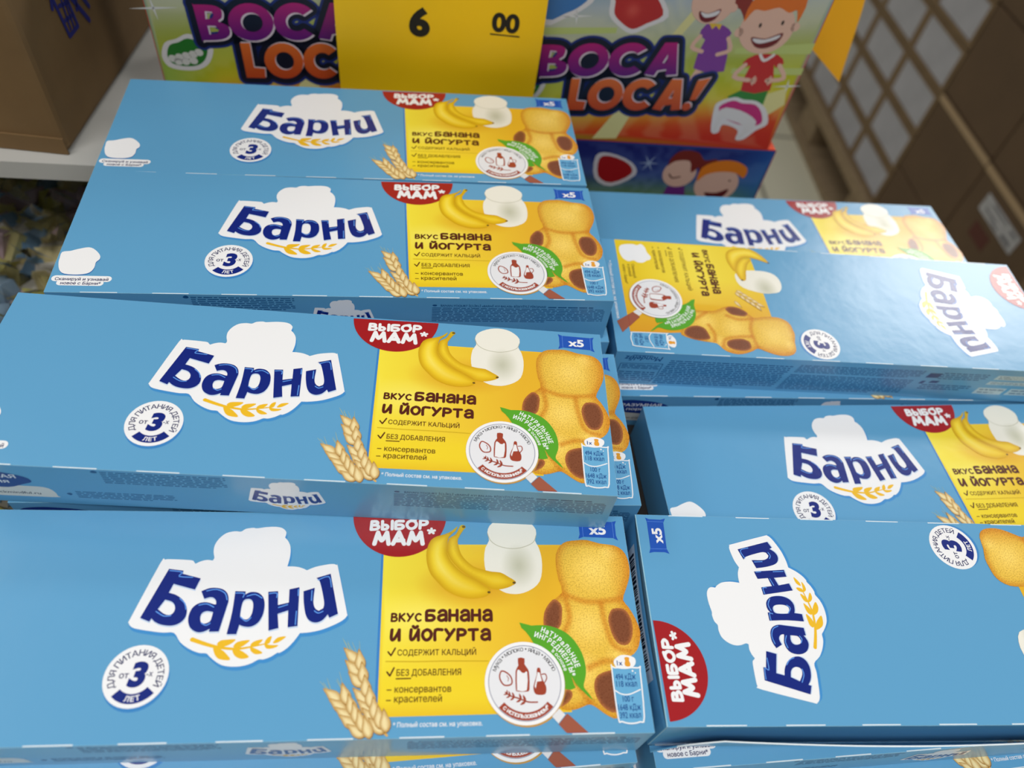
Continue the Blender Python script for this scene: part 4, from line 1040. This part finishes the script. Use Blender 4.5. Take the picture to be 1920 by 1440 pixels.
def chunk(x, y, z, s, k):
    R = Quaternion((rnd.gauss(0, 1), rnd.gauss(0, 1), rnd.gauss(0, 1), rnd.gauss(0, 1))).normalized()
    n = len(V); q = []
    for sx in (-1, 1):
        for sy in (-1, 1):
            for sz in (-1, 1):
                q.append(R @ Vector((sx * s * rnd.uniform(.6, 1.1), sy * s * rnd.uniform(.6, 1.1), sz * s * rnd.uniform(.35, .7))) + Vector((x, y, z)))
    V.extend(tuple(p) for p in q)
    for f in ((0, 1, 3, 2), (4, 6, 7, 5), (0, 4, 5, 1), (2, 3, 7, 6), (0, 2, 6, 4), (1, 5, 7, 3)): F.append(tuple(n + i for i in f)); MI.append(k)
def heap(x, y): return .083 + .055 * math.cos(x * 7) * math.cos((y - .02) * 6) + .012 * math.sin(x * 31 + y * 17)
for i in range(2000):
    x = rnd.uniform(-.16, .17); y = rnd.uniform(-.14, .15)
    z = max(.012, heap(x, y) - .012 - rnd.random() ** 2 * .04)
    chunk(x, y, z, rnd.uniform(.006, .0115), rnd.randrange(len(pal)))
me = bpy.data.meshes.new('sweet_pieces'); me.from_pydata(V, [], F); me.polygons.foreach_set('material_index', MI); me.update()
o = link('sweet_pieces', me, cm, bag); o['kind'] = 'stuff'; o['label'] = 'pastel sweet pieces heaped inside the bag'
nx, ny = 60, 54; V = []; F = []
for j in range(ny + 1):
    for i in range(nx + 1):
        x = -.185 + .38 * i / nx; y = -.165 + .34 * j / ny
        e = min(1, min(i, nx - i) / 5, min(j, ny - j) / 5)
        z = (heap(x, y) + .012 + .006 * math.sin(x * 90 + 20 * math.sin(y * 40)) + .005 * math.sin(y * 110 + 15 * math.sin(x * 55)) + rnd.uniform(-.002, .002)) * e + .001
        V.append((x, y, z))
for j in range(ny):
    for i in range(nx): q = j * (nx + 1) + i; F.append((q, q + 1, q + nx + 2, q + nx + 1))
me = bpy.data.meshes.new('clear_film'); me.from_pydata(V, [], F); me.update()
link('clear_film', me, film_m, bag)
tag(bag, 'clear plastic bag of pastel sweets in the shade under the white shelf', 'bag')

# ---------------------------------------------------------------- the aisle at right: pallet, grey-fronted packs, brown cartons
WY = math.radians(9.5); OFF = .9632
WM = Matrix(((math.cos(WY), -math.sin(WY), 0, 0), (math.sin(WY), math.cos(WY), 0, 0), (0, 0, 1, 0), (0, 0, 0, 1)))
tan = plain('tan_board', (120, 98, 70), .75, .12, 22); grey = plain('grey_wrap', (166, 166, 173), .55, .10, 14)
brown = plain('brown_board', (92, 71, 49), .75, .08, 12); edge_tape = plain('carton_tape', (164, 138, 104), .4)
lab_m = plain('label_paper', (168, 168, 172), .5, .18, 60); wood = plain('pallet_wood', (146, 126, 98), .8, .2, 16, stretch=(1, 6, 6)); stain = plain('dark_red_stain', (86, 44, 34), .8)
zr = [-.972, -.888, -.795, -.703, -.610, -.520, -.430, -.340]
ordn = ['lowest', 'second', 'third', 'fourth', 'fifth', 'sixth', 'seventh']
colw = ['column nearest the brown cartons', 'second column from brown cartons', 'middle column of five', 'fourth column back', 'farthest column']
def pos(w, z): p = WM @ Vector((OFF, w, 0)); return (p.x, p.y, 1.1 + z)
proto = None
for r in range(7):
    for c in range(5):
        w0 = 1.333 + .18 * c; H = zr[r + 1] - zr[r]
        e = empty('grey_fronted_pack', pos(w0 + .09, zr[r]), WY)
        m = MB().box(.006, .26, -.088, .088, 0, H - .002); m.box(0.0, .006, -.0895, .0895, 0, .010); m.box(0.0, .006, -.0895, .0895, H - .011, H - .003)
        m.box(0.0, .006, -.0895, -.078, .010, H - .011); m.box(0, .006, .078, .0895, .010, H - .011)
        m.build('tray', tan, e)
        MB().box(.002, .0058, -.0775, .0775, .0105, H - .0115).build('grey_panel', grey, e)
        tag(e, 'grey fronted tray, %s row up the pallet, %s' % (ordn[r], colw[c]), 'pack', 'grey fronted packs stacked on the pallet')
def brown_carton(w0, w1, z0, z1, label, tape=True, labelled=False, proud=0.0):
    e = empty('brown_carton', pos((w0 + w1) / 2, z0), WY); h = (w1 - w0) / 2
    MB().box(-proud, .3, -h + .0015, h - .0015, 0, z1 - z0 - .0015).build('carton', brown, e, bevel=.004)
    if tape: MB().box(-proud - .0015, -proud, -h + .002, h - .002, z1 - z0 - .016, z1 - z0 - .003).build('tape_seam', edge_tape, e)
    if labelled:
        zz = 1.1 - e.location.z
        l = MB().box(-proud - .001, -proud, .93 - (w0 + w1) / 2, 1.055 - (w0 + w1) / 2, -.757 - z0, -.724 - z0).build('address_label', lab_m, e); lo = [q for q in e.children if q.name.startswith('address_label')][0]
        d = MB()
        for y, z, w, t in ((.94, -.733, .02, .004), (.975, -.731, .05, .003), (.942, -.752, .03, .006), (1.0, -.747, .04, .003), (.985, -.753, .02, .003)): d.box(-proud - .0014, -proud - .001, y - (w0 + w1) / 2, y + w - (w0 + w1) / 2, z - z0, z + t - z0)
        d.build('label_marks', plain('label_ink', (90, 90, 96), .6), lo)
        MB().box(-proud - .0008, -proud, .985 - (w0 + w1) / 2, 1.04 - (w0 + w1) / 2, -.80 - z0, -.772 - z0).build('red_mark', stain, e)
    return tag(e, label, 'carton', 'brown cartons stacked beside the pallet')
rows = [(-1.1, -1.03), (-1.03, -.86), (-.86, -.69), (-.69, -.518), (-.518, -.35)]
names = {(1, 0): 'plain brown carton low in the stack, directly under the labelled one', (2, 0): 'brown carton with a grey address label at right edge', (3, 0): 'plain brown carton directly above the labelled one', (4, 0): 'plain brown carton two above the labelled one',
         (1, 1): 'brown carton next to the pallet, lowest of its column', (2, 1): 'brown carton next to the grey packs, just below the pale tape seam', (3, 1): 'brown carton next to the grey packs, just above the pale tape seam', (4, 1): 'topmost brown carton next to the grey packs'}
rows[1] = (-1.03, -.86)
for r in range(1, 5):
    brown_carton(.87, 1.102, *rows[r], names[(r, 0)], tape=r in (2, 4), labelled=r == 2, proud=.004)
    brown_carton(1.104, 1.328, *rows[r], names[(r, 1)], tape=r == 2, proud=.002)
pe = empty('pallet', pos(1.6, -1.1), WY)
for z in (-1.1, -1.0): pass
MB().box(-.01, .62, -.27, .64, .098, .1275).build('deck_board', wood, pe)
MB().box(-.012, .62, -.27, .64, 0, .02).build('bottom_board', wood, pe)
for y in (-.268, .12, .52): MB().box(0, .1, y, y + .1, .0205, .0975).build('block', wood, pe)
tag(pe, 'wooden pallet on the floor under the grey fronted packs', 'pallet')
pe2 = empty('pallet', pos(1.1, -1.1), WY)
MB().box(-.01, .4, -.235, .228, .045, .0695).build('deck_board', wood, pe2)
for y in (-.23, -.05, .128): MB().box(0, .4, y, y + .1, 0, .0445).build('block', wood, pe2)
tag(pe2, 'low wooden pallet on the floor under the brown cartons', 'pallet')

# ---------------------------------------------------------------- floor and walls
m, nt, b = new_mat('beige_floor_tile')
tc = nt.nodes.new('ShaderNodeTexCoord'); mp = nt.nodes.new('ShaderNodeMapping'); mp.inputs['Rotation'].default_value = (0, 0, -WY); mp.inputs['Location'].default_value = (.1, .02, 0)
br = nt.nodes.new('ShaderNodeTexBrick'); br.offset = 0; br.inputs['Scale'].default_value = 1.0; br.inputs['Brick Width'].default_value = .45; br.inputs['Row Height'].default_value = .45; br.inputs['Mortar Size'].default_value = .006
br.inputs['Color1'].default_value = (*lin((222, 219, 196)), 1); br.inputs['Color2'].default_value = (*lin((216, 213, 190)), 1); br.inputs['Mortar'].default_value = (*lin((140, 136, 122)), 1)
nt.links.new(tc.outputs['Object'], mp.inputs[0]); nt.links.new(mp.outputs[0], br.inputs['Vector']); nt.links.new(br.outputs[0], b.inputs['Base Color']); b.inputs['Roughness'].default_value = .3
o = MB().box(-4, 5, -3, 6, -.05, 0).build('floor', m); o['kind'] = 'structure'
wallm = plain('shop_wall', (150, 148, 142), .8)
for n, bx in (('wall_back', (-4, 5, 6, 6.1)), ('wall_left', (-4.1, -4, -3, 6)), ('wall_right', (5, 5.1, -3, 6)), ('wall_front', (-4, 5, -3.1, -3))):
    o = MB().box(bx[0], bx[1], bx[2], bx[3], 0, 3.2).build(n, wallm); o['kind'] = 'structure'

bpy.data.objects.remove(_fo)
